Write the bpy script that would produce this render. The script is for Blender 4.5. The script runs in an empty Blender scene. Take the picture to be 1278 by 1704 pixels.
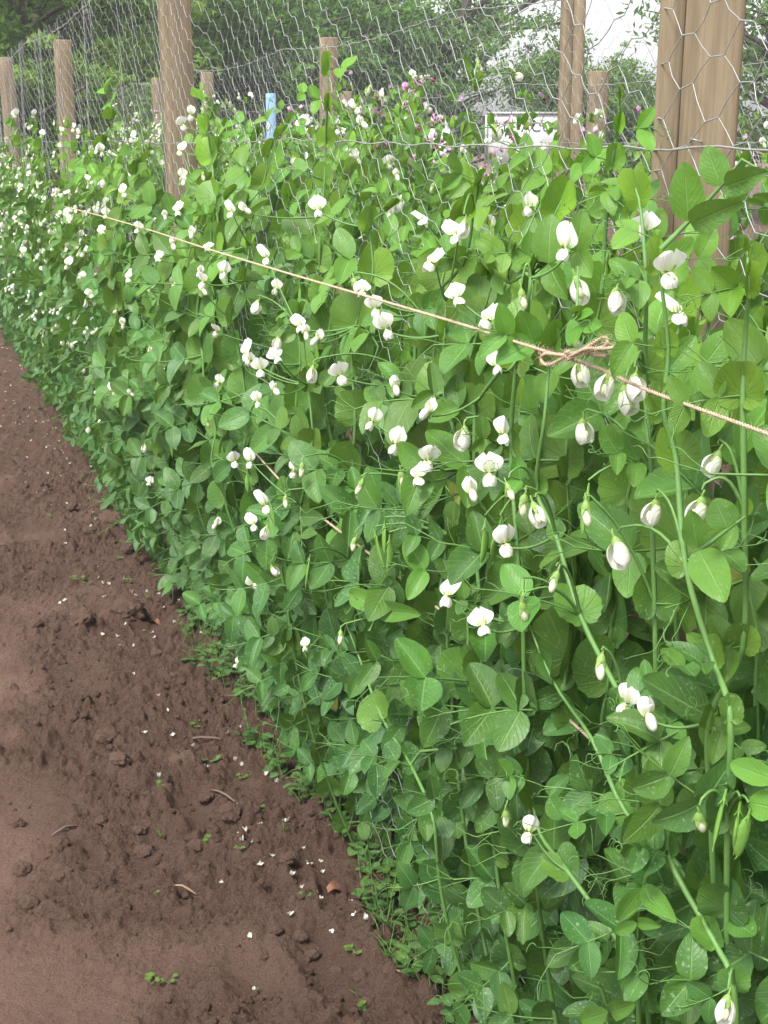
import bpy, math, random
import numpy as np
from mathutils import Vector

# ------------------------------------------------------------------ camera, world, sun, exposure
S = bpy.context.scene
H_EYE = 1.5
F_PX, CX, CY = 2200.0, 639.0, 852.0
TH = math.radians(15.7)
cam_d = bpy.data.cameras.new('camera')
cam = bpy.data.objects.new('camera', cam_d)
S.collection.objects.link(cam)
cam.location = (0, 0, H_EYE)
cam.rotation_euler = (math.radians(90) - TH, 0, 0)
cam_d.sensor_fit = 'VERTICAL'
cam_d.sensor_height = 36.0
cam_d.lens = F_PX / 1704.0 * 36.0
cam_d.clip_start = 0.05
cam_d.clip_end = 2000
S.camera = cam

SUN_EL, SUN_AZ = math.radians(58), math.radians(215)   # azimuth clockwise from +Y
w = bpy.data.worlds.new('World')
S.world = w
w.use_nodes = True
nt = w.node_tree
bg = nt.nodes['Background']
sky = nt.nodes.new('ShaderNodeTexSky')
sky.sky_type = 'NISHITA'
sky.sun_disc = False
sky.sun_elevation = SUN_EL
sky.sun_rotation = SUN_AZ
sky.air_density = 1.0
sky.dust_density = 3.0
hs = nt.nodes.new('ShaderNodeHueSaturation')           # an overcast sky: nearly colourless
hs.inputs['Saturation'].default_value = 0.06
hs.inputs['Value'].default_value = 1.0
nt.links.new(sky.outputs[0], hs.inputs['Color'])
nt.links.new(hs.outputs[0], bg.inputs['Color'])
bg.inputs['Strength'].default_value = 0.15
sl = bpy.data.lights.new('sun', 'SUN')
sl.energy = 1.9
sl.angle = math.radians(14)
sl.color = (1.0, 0.96, 0.9)
so = bpy.data.objects.new('sun', sl)
S.collection.objects.link(so)
so.rotation_euler = (math.radians(90) - SUN_EL, 0, math.radians(180) - SUN_AZ)
S.view_settings.view_transform = 'Standard'
S.view_settings.look = 'None'
S.view_settings.gamma = 1
S.view_settings.exposure = 1.27
S.cycles.max_bounces = 8
S.cycles.transparent_max_bounces = 8

R = random.Random(7)
NR = np.random.RandomState(11)
col = S.collection

# ------------------------------------------------------------------ frames of the place
A = math.radians(20.2)                 # the pea rows run this far off the camera's heading
U = np.array([-math.sin(A), math.cos(A), 0.0])
N = np.array([math.cos(A), math.sin(A), 0.0])
Z = np.array([0, 0, 1.0])
CAM = np.array([0, 0, H_EYE])
def W(t, p, z): return U * t + N * p + Z * z
def ray(px, py):
    r, d = px - CX, py - CY
    v = np.array([r, F_PX * math.cos(TH) - d * math.sin(TH), -(F_PX * math.sin(TH) + d * math.cos(TH))])
    return v / np.linalg.norm(v)
def at_p(px, py, p):
    v = ray(px, py); return CAM + v * (p / v.dot(N))
def at_ground(px, py, z=0.0):
    v = ray(px, py); return CAM + v * ((z - H_EYE) / v[2])
def at_depth(px, py, D):
    v = ray(px, py); return CAM + v * (D / v[1])
def pfront(z):
    return float(np.interp(z, [0, .25, .5, .8, 1.15, 1.35, 1.5, 1.7], [.84, .78, .70, .62, .61, .66, .74, .84]))
def at_hedge(px, py, off=0.0):
    v = ray(px, py); s = .5
    while s < 18:
        P = CAM + v * s
        if P.dot(N) >= pfront(P[2]) + off: return P
        s += .01
    return CAM + v * s
EDGE_PX = [(75, 600), (150, 710), (215, 800), (262, 890), (310, 985), (355, 1090), (410, 1195), (480, 1310), (540, 1410), (620, 1500), (690, 1620), (740, 1700)]
_e = [at_ground(x, y) for x, y in EDGE_PX]
_e = sorted((float(q.dot(U)), float(q.dot(N))) for q in _e)
def edge_p(t): return min(.80, float(np.interp(t, [a for a, b in _e], [b for a, b in _e])))
def nrm(v):
    v = np.asarray(v, float); l = np.linalg.norm(v)
    return v / l if l > 1e-9 else np.array([0, 0, 1.0])

# ------------------------------------------------------------------ noise (numpy)
def hsh(ix, iy, k):
    n = (ix.astype(np.int64) * 374761393 + iy.astype(np.int64) * 668265263 + k * 1442695041) & 0x7fffffff
    n = ((n ^ (n >> 13)) * 1274126177) & 0x7fffffff
    n = (n ^ (n >> 16)) & 0xffffff
    return n / float(0xffffff)
def vnoise(x, y, k=0):
    ix, iy = np.floor(x), np.floor(y)
    fx, fy = x - ix, y - iy
    fx = fx * fx * (3 - 2 * fx); fy = fy * fy * (3 - 2 * fy)
    a, b = hsh(ix, iy, k), hsh(ix + 1, iy, k)
    c, d = hsh(ix, iy + 1, k), hsh(ix + 1, iy + 1, k)
    return (a * (1 - fx) + b * fx) * (1 - fy) + (c * (1 - fx) + d * fx) * fy
def fbm(x, y, o=4, k=0):
    s, a, t = 0, .5, 0
    for i in range(o):
        s = s + a * vnoise(x, y, k + i); t += a; a *= .5; x = x * 2.03 + 5.1; y = y * 2.03 + 1.7
    return s / t
def lumps(x, y, cell, k, dens=.6):
    """rounded crumbs: half-buried lumps on a jittered lattice"""
    gx, gy = x / cell, y / cell
    ix, iy = np.floor(gx), np.floor(gy)
    wx, wy = gx + (vnoise(gx * 2.7, gy * 2.7, k + 31) - .5) * .55, gy + (vnoise(gx * 2.7 + 9, gy * 2.7, k + 33) - .5) * .55
    best = np.zeros_like(gx)
    for dx in (-1, 0, 1):
        for dy in (-1, 0, 1):
            jx, jy = ix + dx, iy + dy
            ox, oy = hsh(jx, jy, k), hsh(jx, jy, k + 1)
            rr = .25 + .42 * hsh(jx, jy, k + 2)
            on = hsh(jx, jy, k + 3) < dens
            ang = hsh(jx, jy, k + 4) * 3.14
            ax, ay = wx - jx - ox, wy - jy - oy
            ca, sa = np.cos(ang), np.sin(ang)
            u, v = ax * ca + ay * sa, (-ax * sa + ay * ca) * 1.35
            q = 1 - (u * u + v * v) / (rr * rr)
            best = np.maximum(best, np.where(on, np.sqrt(np.clip(q, 0, 1)) * rr * (.6 + .8 * hsh(jx, jy, k + 5)), 0))
    return best * cell

DENTS = [(560, 1610, .16, .07, .022), (250, 1040, .13, .07, .012), (250, 1420, .10, .06, .020), (430, 1640, .12, .06, .014),
         (60, 1330, .14, .08, .014), (130, 1130, .17, .08, .012), (330, 1350, .09, .05, .015), (60, 880, .25, .10, .02), (480, 1330, .09, .06, .012)]
MOUNDS = [(310, 1290, .055, .040, .030), (305, 1640, .13, .05, .016), (180, 1560, .15, .05, .014), (95, 1425, .035, .03, .020), (105, 1470, .032, .028, .020),
          (200, 1275, .038, .034, .020), (215, 1040, .07, .055, .032), (180, 1010, .06, .05, .022), (140, 1052, .07, .05, .026), (200, 1510, .10, .03, .018), (290, 790, .10, .07, .03)]
def rough_mask(x, y):
    q = x * N[0] + y * N[1]
    b = fbm(x * 2.2, y * 2.2, 3, 40)
    m = np.clip((q - .12 - (b - .5) * .9) / .25, 0, 1)
    patch = np.clip((fbm(x * 3.1 + 7, y * 2.3, 3, 60) - .47) * 7, 0, 1)
    m = m * .8 + patch * .5
    for (px, py, a, b) in ((260, 1610, .20, .10), (420, 1590, .16, .08), (40, 1330, .2, .12), (60, 1000, .35, .2), (40, 840, .4, .25), (60, 1620, .2, .12), (420, 1300, .05, .05), (560, 1440, .12, .06)):
        c = at_ground(px, py); dx, dy = x - c[0], y - c[1]
        m = m * (1 - .55 * np.exp(-((dx / a) ** 2 + (dy / b) ** 2)))
    return np.clip(m, 0, 1)
def gheight(x, y):
    x = np.asarray(x, float); y = np.asarray(y, float)
    near = np.clip((16 - y) / 6, 0, 1) * (y > -2)
    m = rough_mask(x, y)
    h = (fbm(x * 1.1, y * 1.1, 3, 1) - .5) * .05 + (fbm(x * 4.5, y * 4.5, 3, 9) - .5) * .022
    rid = 1 - np.abs(2 * fbm(x * 17, y * 17, 3, 20) - 1) * 2.2
    h = h + m * (rid - .4) * .016 + (fbm(x * 42, y * 42, 3, 26) - .5) * (.003 + .012 * m)
    h = h + (np.abs(2 * fbm(x * 75, y * 75, 2, 36) - 1) - .2) * (.003 + .012 * m)
    l = lumps(x, y, .075, 100, .22) * .8 * m
    l = np.maximum(l, lumps(x + .3, y, .040, 200, .45) * (.04 + 1.15 * m))
    l = np.maximum(l, lumps(x, y + .7, .022, 300, .6) * (.22 + .95 * m))
    l = l + lumps(x + .1, y + .2, .0125, 400, .62) * (.3 + .9 * m)
    h = h + l * .8
    for (px, py, a, b, d) in DENTS:
        c = at_ground(px, py); dx, dy = x - c[0], y - c[1]
        u, v = dx * U[0] + dy * U[1], dx * N[0] + dy * N[1]
        e = np.exp(-((u / a) ** 2 + (v / b) ** 2) ** 1.5)
        ring = np.exp(-((np.sqrt((u / a) ** 2 + (v / b) ** 2) - 1.25) / .25) ** 2)
        h = h * (1 - .75 * e) - d * e + ring * d * .45
    for (px, py, a, b, d) in MOUNDS:
        c = at_ground(px, py); dx, dy = x - c[0], y - c[1]
        q = 1 - (dx / a) ** 2 - (dy / b) ** 2
        h = h + np.sqrt(np.clip(q, 0, 1)) * d * (.7 + .6 * fbm(x * 30, y * 30, 2, 77))
    return h * near
def gz(x, y): return float(gheight(np.array([x]), np.array([y]))[0])

# ------------------------------------------------------------------ materials
def mat(name):
    m = bpy.data.materials.new(name); m.use_nodes = True
    t = m.node_tree; b = t.nodes['Principled BSDF']
    return m, t, b
def nd(t, kind, **kw):
    n = t.nodes.new(kind)
    for k, v in kw.items(): setattr(n, k, v)
    return n
def ramp(t, fac, stops):
    r = nd(t, 'ShaderNodeValToRGB')
    e = r.color_ramp.elements
    while len(e) < len(stops): e.new(.5)
    for i, (p, c) in enumerate(stops):
        e[i].position = p; e[i].color = (*c, 1) if len(c) == 3 else c
    t.links.new(fac, r.inputs[0]); return r.outputs[0]
def math_(t, op, a, b=None, c=None):
    n = nd(t, 'ShaderNodeMath', operation=op)
    for i, v in enumerate((a, b, c)):
        if v is None: continue
        if isinstance(v, (int, float)): n.inputs[i].default_value = v
        else: t.links.new(v, n.inputs[i])
    return n.outputs[0]
def mix_(t, fac, a, b, mode='MIX'):
    n = nd(t, 'ShaderNodeMixRGB', blend_type=mode)
    for i, v in enumerate((fac, a, b)):
        if isinstance(v, (int, float)): n.inputs[i].default_value = v
        elif isinstance(v, tuple): n.inputs[i].default_value = (*v, 1)
        else: t.links.new(v, n.inputs[i])
    return n.outputs[0]
def noise_(t, vec, scale, detail=3, rough=.55):
    n = nd(t, 'ShaderNodeTexNoise'); n.inputs['Scale'].default_value = scale
    n.inputs['Detail'].default_value = detail; n.inputs['Roughness'].default_value = rough
    if vec is not None: t.links.new(vec, n.inputs['Vector'])
    return n.outputs['Fac']
def objc(t): return nd(t, 'ShaderNodeTexCoord').outputs['Object']
def bump_(t, b, h, dist, strength=1.0):
    n = nd(t, 'ShaderNodeBump'); n.inputs['Distance'].default_value = dist; n.inputs['Strength'].default_value = strength
    t.links.new(h, n.inputs['Height']); t.links.new(n.outputs[0], b.inputs['Normal'])

def leaf_material(name, kind, old, fresh, vein, transl=.22, rough=.42):
    m, t, b = mat(name)
    at = nd(t, 'ShaderNodeAttribute', attribute_name='tint').outputs['Fac']
    uv = nd(t, 'ShaderNodeUVMap').outputs[0]
    sp = nd(t, 'ShaderNodeSeparateXYZ'); t.links.new(uv, sp.inputs[0])
    x, y = sp.outputs[0], sp.outputs[1]
    o = objc(t)
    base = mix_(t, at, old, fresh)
    # blotchy tone
    nz = noise_(t, o, 38, 3)
    base = mix_(t, math_(t, 'MULTIPLY', math_(t, 'SUBTRACT', nz, .42), .9), base, fresh)
    if kind == 'fan':      # veins fan out from the point where the stipule clasps the stem
        wob = math_(t, 'MULTIPLY', math_(t, 'SUBTRACT', noise_(t, uv, 6, 2), .5), .10)
        a = math_(t, 'ADD', math_(t, 'MULTIPLY', x, 7.0), wob)
        fr = math_(t, 'ABSOLUTE', math_(t, 'SUBTRACT', math_(t, 'FRACT', a), .5))
        w1 = math_(t, 'DIVIDE', .045, math_(t, 'ADD', y, .12))
        v1 = nd(t, 'ShaderNodeMapRange'); t.links.new(fr, v1.inputs[0]); t.links.new(w1, v1.inputs[2])
        v1.inputs[1].default_value = 0; v1.inputs[3].default_value = 1; v1.inputs[4].default_value = 0
        a2 = math_(t, 'ADD', math_(t, 'MULTIPLY', x, 21.0), math_(t, 'MULTIPLY', y, 1.3))
        fr2 = math_(t, 'ABSOLUTE', math_(t, 'SUBTRACT', math_(t, 'FRACT', a2), .5))
        v2 = nd(t, 'ShaderNodeMapRange'); t.links.new(fr2, v2.inputs[0]); v2.inputs[2].default_value = .16
        v2.inputs[3].default_value = .28; v2.inputs[4].default_value = 0
        vv = math_(t, 'MAXIMUM', v1.outputs[0], math_(t, 'MULTIPLY', v2.outputs[0], math_(t, 'GREATER_THAN', y, .35)))
    else:
        s = math_(t, 'ABSOLUTE', math_(t, 'SUBTRACT', x, .5))
        v1 = nd(t, 'ShaderNodeMapRange'); t.links.new(s, v1.inputs[0]); v1.inputs[1].default_value = .012; v1.inputs[2].default_value = .04
        v1.inputs[3].default_value = 1; v1.inputs[4].default_value = 0
        a = math_(t, 'SUBTRACT', math_(t, 'MULTIPLY', y, 8.0), math_(t, 'MULTIPLY', s, 6.0))
        fr = math_(t, 'ABSOLUTE', math_(t, 'SUBTRACT', math_(t, 'FRACT', a), .5))
        v2 = nd(t, 'ShaderNodeMapRange'); t.links.new(fr, v2.inputs[0]); v2.inputs[2].default_value = .13
        v2.inputs[3].default_value = .38; v2.inputs[4].default_value = 0
        vv = math_(t, 'MAXIMUM', v1.outputs[0], v2.outputs[0])
    base = mix_(t, math_(t, 'MULTIPLY', vv, .42 if kind == 'fan' else .55), base, vein)
    bl = nd(t, 'ShaderNodeMapRange'); t.links.new(noise_(t, o, 17, 4, .6), bl.inputs[0]); bl.inputs[1].default_value = .48; bl.inputs[2].default_value = .66; bl.inputs[4].default_value = .22
    base = mix_(t, bl.outputs[0], base, (.13, .24, .13))      # waxy bloom
    # pale silvery flecks of the pea leaf, on the older leaves
    fl = nd(t, 'ShaderNodeMapRange'); t.links.new(noise_(t, o, 260, 2), fl.inputs[0])
    fl.inputs[1].default_value = .60; fl.inputs[2].default_value = .70; fl.inputs[3].default_value = 0; fl.inputs[4].default_value = .6
    flk = math_(t, 'MULTIPLY', fl.outputs[0], math_(t, 'SUBTRACT', 1.0, at))
    flk = math_(t, 'MULTIPLY', flk, math_(t, 'GREATER_THAN', noise_(t, o, 22, 2), .5))
    base = mix_(t, flk, base, (.30, .42, .28))
    oi = nd(t, 'ShaderNodeObjectInfo').outputs['Random']
    h = nd(t, 'ShaderNodeHueSaturation'); t.links.new(base, h.inputs['Color'])
    t.links.new(math_(t, 'ADD', .88, math_(t, 'MULTIPLY', oi, .24)), h.inputs['Value'])
    t.links.new(math_(t, 'ADD', .49, math_(t, 'MULTIPLY', oi, .02)), h.inputs['Hue'])
    t.links.new(h.outputs[0], b.inputs['Base Color'])
    b.inputs['Roughness'].default_value = rough
    b.inputs['Specular IOR Level'].default_value = .30
    bump_(t, b, math_(t, 'ADD', math_(t, 'MULTIPLY', vv, -.6), noise_(t, o, 90, 3)), .0012, .8)
    tr = nd(t, 'ShaderNodeBsdfTranslucent')
    t.links.new(mix_(t, .55, h.outputs[0], (.24, .45, .03)), tr.inputs['Color'])
    mx = nd(t, 'ShaderNodeMixShader'); mx.inputs[0].default_value = transl
    t.links.new(b.outputs[0], mx.inputs[1]); t.links.new(tr.outputs[0], mx.inputs[2])
    t.links.new(mx.outputs[0], t.nodes['Material Output'].inputs['Surface'])
    return m
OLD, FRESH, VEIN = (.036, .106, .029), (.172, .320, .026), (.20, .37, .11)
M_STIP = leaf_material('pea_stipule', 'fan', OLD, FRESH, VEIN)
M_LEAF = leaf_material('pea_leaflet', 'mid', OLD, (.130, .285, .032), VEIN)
M_YEL = leaf_material('yellowing_leaflet', 'mid', (.20, .28, .05), (.30, .33, .07), (.45, .46, .2))
M_WEED = leaf_material('weed_leaf', 'mid', (.045, .115, .03), (.13, .22, .04), VEIN)
M_TREE = leaf_material('tree_leaf', 'mid', (.055, .140, .030), (.150, .300, .050), (.12, .2, .07), transl=.42, rough=.5)
M_TREE2 = leaf_material('bright_tree_leaf', 'mid', (.105, .225, .040), (.22, .39, .065), (.16, .26, .08), transl=.42, rough=.5)

def simple(name, c1, c2, scale, rough=.6, bumpd=0.0, bs=60, transl=0.0, metal=0.0, spec=.4):
    m, t, b = mat(name)
    o = objc(t)
    c = mix_(t, noise_(t, o, scale, 4), c1, c2)
    t.links.new(c, b.inputs['Base Color']); b.inputs['Roughness'].default_value = rough
    b.inputs['Metallic'].default_value = metal; b.inputs['Specular IOR Level'].default_value = spec
    if bumpd: bump_(t, b, noise_(t, o, bs, 4), bumpd)
    if transl:
        tr = nd(t, 'ShaderNodeBsdfTranslucent'); t.links.new(c, tr.inputs['Color'])
        mx = nd(t, 'ShaderNodeMixShader'); mx.inputs[0].default_value = transl
        t.links.new(b.outputs[0], mx.inputs[1]); t.links.new(tr.outputs[0], mx.inputs[2])
        t.links.new(mx.outputs[0], t.nodes['Material Output'].inputs['Surface'])
    return m
M_STEM = simple('pea_stem', (.085, .20, .050), (.14, .27, .070), 25, .5, .0006, 120)
M_CALYX = simple('calyx_green', (.20, .34, .08), (.27, .42, .11), 60, .5, 0, transl=.15)
M_POD = simple('pod_green', (.12, .28, .05), (.18, .35, .07), 30, .38, .0006, 90)
M_WHITE = simple('white_petal', (.50, .48, .42), (.74, .72, .66), 30, .5, .0005, 150, transl=.3)
def petal_white():
    m, t, b = mat('white_pea_petal'); o = objc(t)
    ln = nd(t, 'ShaderNodeVectorMath', operation='LENGTH'); t.links.new(o, ln.inputs[0])
    f = nd(t, 'ShaderNodeMapRange'); t.links.new(ln.outputs['Value'], f.inputs[0]); f.inputs[1].default_value = .0014; f.inputs[2].default_value = .016
    c = mix_(t, f.outputs[0], (.60, .68, .32), (.86, .86, .82))
    wv = nd(t, 'ShaderNodeTexWave'); wv.inputs['Scale'].default_value = 120; wv.inputs['Distortion'].default_value = 3; t.links.new(o, wv.inputs[0])
    c = mix_(t, math_(t, 'MULTIPLY', wv.outputs['Fac'], .07), c, (.72, .75, .64))
    t.links.new(c, b.inputs['Base Color']); b.inputs['Roughness'].default_value = .55; b.inputs['Specular IOR Level'].default_value = .3
    bump_(t, b, wv.outputs['Fac'], .0004, .6)
    tr = nd(t, 'ShaderNodeBsdfTranslucent'); t.links.new(c, tr.inputs['Color'])
    mx = nd(t, 'ShaderNodeMixShader'); mx.inputs[0].default_value = .3
    t.links.new(b.outputs[0], mx.inputs[1]); t.links.new(tr.outputs[0], mx.inputs[2]); t.links.new(mx.outputs[0], t.nodes['Material Output'].inputs['Surface'])
    return m
M_PEAWHITE = petal_white()
M_CREAM = simple('cream_petal', (.62, .70, .38), (.82, .84, .66), 90, .5, 0, transl=.25)
M_LILAC = simple('lilac_petal', (.58, .33, .56), (.70, .46, .68), 40, .5, 0, transl=.25)
M_MAROON = simple('maroon_petal', (.22, .015, .06), (.34, .03, .10), 60, .5, 0, transl=.15)
M_WIRE = simple('galvanised_wire', (.27, .28, .28), (.40, .41, .41), 40, .45, 0, metal=.45)
M_TWINE = simple('jute_twine', (.36, .26, .18), (.54, .42, .31), 300, .9, .0008, 900)
M_BLUE = simple('blue_sleeve', (.22, .42, .68), (.34, .54, .78), 6, .5, .002, 20)
M_BARK = simple('tree_bark', (.05, .042, .032), (.11, .09, .07), 4, .9, .01, 20)
M_DRY = simple('dry_leaf', (.13, .06, .035), (.26, .12, .07), 60, .8, .001, 80)
M_STRAW = simple('straw_brown', (.33, .22, .13), (.45, .34, .22), 50, .8, 0)
M_BOARD = simple('board_white', (.62, .63, .62), (.72, .73, .72), 3, .5, 0)
M_INK = simple('sign_ink', (.04, .07, .10), (.06, .09, .12), 20, .6, 0)
M_STEEL = simple('steel_leg', (.35, .35, .35), (.45, .45, .45), 20, .5, 0, metal=.5)
M_ZWIRE = simple('straining_wire', (.26, .26, .25), (.38, .38, .37), 60, .45, 0, metal=.3)

def wood_material(name, dark, light):
    m, t, b = mat(name)
    o = objc(t)
    mp = nd(t, 'ShaderNodeMapping'); mp.inputs['Scale'].default_value = (1, 1, .045)
    t.links.new(o, mp.inputs[0])
    oi = nd(t, 'ShaderNodeObjectInfo')
    ad = nd(t, 'ShaderNodeVectorMath', operation='ADD'); t.links.new(mp.outputs[0], ad.inputs[0]); t.links.new(oi.outputs['Location'], ad.inputs[1])
    n1 = noise_(t, ad.outputs[0], 62, 5, .6)
    n2 = noise_(t, ad.outputs[0], 240, 4, .6)
    n3 = noise_(t, o, 3.5, 3)
    g = math_(t, 'ADD', math_(t, 'MULTIPLY', n1, .6), math_(t, 'MULTIPLY', n2, .4))
    c = ramp(t, g, [(.30, tuple(v * .62 for v in dark)), (.45, dark), (.60, light), (.78, tuple(v * 1.18 for v in light))])
    c = mix_(t, math_(t, 'MULTIPLY', n3, .55), c, (.245, .20, .135))
    green = nd(t, 'ShaderNodeMapRange'); t.links.new(n3, green.inputs[0]); green.inputs[1].default_value = .52; green.inputs[2].default_value = .72; green.inputs[4].default_value = .30
    c = mix_(t, green.outputs[0], c, (.20, .20, .13))
    kn_ = nd(t, 'ShaderNodeTexVoronoi'); kn_.inputs['Scale'].default_value = 5.5; km = nd(t, 'ShaderNodeMapping'); km.inputs['Scale'].default_value = (1, 1, .6)
    t.links.new(o, km.inputs[0]); t.links.new(km.outputs[0], kn_.inputs['Vector'])
    kr = nd(t, 'ShaderNodeMapRange'); t.links.new(kn_.outputs['Distance'], kr.inputs[0]); kr.inputs[1].default_value = .05; kr.inputs[2].default_value = .12; kr.inputs[3].default_value = .7; kr.inputs[4].default_value = 0
    c = mix_(t, kr.outputs[0], c, (.10, .065, .04))
    t.links.new(c, b.inputs['Base Color']); b.inputs['Roughness'].default_value = .8
    b.inputs['Specular IOR Level'].default_value = .2
    bump_(t, b, g, .003, .7)
    return m
M_POST = wood_material('weathered_post', (.180, .136, .088), (.275, .212, .142))
M_GROOVE = simple('crack_dark', (.03, .022, .017), (.05, .035, .028), 20, .95)

def soil_material():
    m, t, b = mat('bare_soil')
    o = nd(t, 'ShaderNodeNewGeometry').outputs['Position']
    a = nd(t, 'ShaderNodeAttribute', attribute_name='rough').outputs['Fac']
    n1 = noise_(t, o, 2.4, 4); n2 = noise_(t, o, 26, 5, .65); n3 = noise_(t, o, 240, 4, .7)
    dry = mix_(t, n2, (.225, .134, .098), (.310, .198, .150))
    wet = mix_(t, n2, (.112, .063, .045), (.200, .120, .088))
    f = nd(t, 'ShaderNodeMapRange'); t.links.new(math_(t, 'ADD', math_(t, 'MULTIPLY', a, .55), math_(t, 'MULTIPLY', n1, .75)), f.inputs[0])
    f.inputs[1].default_value = .30; f.inputs[2].default_value = .78
    c = mix_(t, f.outputs[0], dry, wet)
    c = mix_(t, math_(t, 'MULTIPLY', math_(t, 'GREATER_THAN', n3, .58), .5), c, (.24, .18, .155))
    c = mix_(t, math_(t, 'MULTIPLY', math_(t, 'LESS_THAN', n3, .41), .5), c, (.05, .032, .026))
    t.links.new(c, b.inputs['Base Color'])
    b.inputs['Roughness'].default_value = .88; b.inputs['Specular IOR Level'].default_value = .2
    bump_(t, b, math_(t, 'ADD', math_(t, 'MULTIPLY', n3, .22), math_(t, 'ADD', math_(t, 'MULTIPLY', noise_(t, o, 120, 6, .8), .75), math_(t, 'MULTIPLY', noise_(t, o, 42, 6, .7), .5))), .026, 1.0)
    return m
M_SOIL = soil_material()

# ------------------------------------------------------------------ mesh building
class MB:
    def __init__(s): s.v = []; s.f = []; s.uv = []; s.mi = []; s.tint = []; s.n = 0
    def add(s, verts, faces, uvs=None, mi=0, tint=.5):
        verts = np.asarray(verts, float); k = len(verts)
        s.v.append(verts)
        faces = np.asarray(faces)
        s.f.append(faces + s.n)
        s.uv.append(np.zeros((k, 2)) if uvs is None else np.asarray(uvs, float))
        s.mi.append(np.full(len(faces), mi, np.int32))
        s.tint.append(np.full(k, tint) if np.isscalar(tint) else np.asarray(tint, float)); s.n += k
    def mesh(s, name, mats, smooth=True):
        me = bpy.data.meshes.new(name)
        if s.n == 0: return me
        V = np.concatenate(s.v); UVs = np.concatenate(s.uv); T = np.concatenate(s.tint)
        loops, starts, tot, mi, k = [], [], [], [], 0
        for f, m in zip(s.f, s.mi):
            if len(f) == 0: continue
            n = f.shape[1]
            loops.append(f.reshape(-1)); starts.append(k + np.arange(len(f)) * n); tot.append(np.full(len(f), n)); mi.append(m); k += f.size
        loops = np.concatenate(loops).astype(np.int32); starts = np.concatenate(starts).astype(np.int32)
        mi = np.concatenate(mi)
        me.vertices.add(len(V)); me.vertices.foreach_set('co', V.astype(np.float32).reshape(-1))
        me.loops.add(len(loops)); me.loops.foreach_set('vertex_index', loops)
        me.polygons.add(len(starts)); me.polygons.foreach_set('loop_start', starts)
        me.polygons.foreach_set('material_index', mi)
        if smooth: me.polygons.foreach_set('use_smooth', np.ones(len(starts), bool))
        me.update(calc_edges=True)
        ul = me.uv_layers.new(name='UVMap'); ul.data.foreach_set('uv', UVs[loops].astype(np.float32).reshape(-1))
        at = me.attributes.new('tint', 'FLOAT', 'POINT'); at.data.foreach_set('value', T.astype(np.float32))
        for m in mats: me.materials.append(m)
        return me
    def build(s, name, mats, parent=None, smooth=True):
        o = bpy.data.objects.new(name, s.mesh(name, mats, smooth)); col.objects.link(o)
        if parent is not None: o.parent = parent
        return o
def empty(name, loc, rz=0.0):
    o = bpy.data.objects.new(name, None); col.objects.link(o); o.location = tuple(loc); o.rotation_euler = (0, 0, rz)
    o.empty_display_size = .05
    return o
def tag(o, label=None, cat=None, group=None, kind=None):
    if label: o['label'] = label
    if cat: o['category'] = cat
    if group: o['group'] = group
    if kind: o['kind'] = kind
    return o
def tube(mb, pts, rad, sides=5, mi=0, tint=.5, cap=False):
    P = np.asarray(pts, float); n = len(P)
    if n < 2: return
    rad = np.full(n, rad) if np.isscalar(rad) else np.asarray(rad, float)
    T = np.gradient(P, axis=0); T /= np.maximum(np.linalg.norm(T, axis=1, keepdims=True), 1e-9)
    a = nrm(np.cross(T[0], [.31, .17, .93] if abs(T[0][2]) < .9 else [1, 0, 0]))
    ang = np.arange(sides) / sides * 2 * math.pi; ca, sa = np.cos(ang)[:, None], np.sin(ang)[:, None]
    V = []
    for i in range(n):
        a = nrm(a - T[i] * a.dot(T[i])); b = np.cross(T[i], a)
        V.append(P[i] + rad[i] * (ca * a + sa * b))
    V = np.concatenate(V)
    i = np.arange(n - 1)[:, None] * sides; j = np.arange(sides)[None]; j2 = (j + 1) % sides
    F = np.stack([i + j, i + j2, i + sides + j2, i + sides + j], -1).reshape(-1, 4)
    mb.add(V, F, None, mi, tint)
def box(mb, c, size, ax=None, mi=0, tint=.5):
    ax = np.eye(3) if ax is None else np.array(ax)
    hx = np.array(size) / 2
    q = np.array([[x, y, z] for x in (-1, 1) for y in (-1, 1) for z in (-1, 1)], float) * hx
    mb.add(np.asarray(c) + q @ ax, [[0, 1, 3, 2], [4, 6, 7, 5], [0, 4, 5, 1], [2, 3, 7, 6], [0, 2, 6, 4], [1, 5, 7, 3]], None, mi, tint)
def segs(mb, P0, P1, r, sides=4, mi=0):
    """many short wires at once"""
    P0, P1 = np.asarray(P0, float), np.asarray(P1, float); n = len(P0)
    r = np.full(n, r) if np.isscalar(r) else np.asarray(r)
    T = P1 - P0; T /= np.maximum(np.linalg.norm(T, axis=1, keepdims=True), 1e-9)
    a = np.cross(T, N + .13 * Z); a /= np.maximum(np.linalg.norm(a, axis=1, keepdims=True), 1e-9)
    b = np.cross(T, a)
    V = []
    for e in (P0, P1):
        for k in range(sides):
            th = 2 * math.pi * (k + .5) / sides
            V.append(e + r[:, None] * (math.cos(th) * a + math.sin(th) * b))
    V = np.stack(V, 1).reshape(-1, 3)
    base = np.arange(n)[:, None] * (2 * sides)
    F = np.concatenate([np.concatenate([base + k, base + (k + 1) % sides, base + sides + (k + 1) % sides, base + sides + k], 1)[:, None] for k in range(sides)], 1).reshape(-1, 4)
    mb.add(V, F, None, mi)
def grid_faces(a, b):
    i = np.arange(a - 1)[:, None] * b; j = np.arange(b - 1)[None]
    return np.stack([i + j, i + j + 1, i + b + j + 1, i + b + j], -1).reshape(-1, 4)

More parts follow.
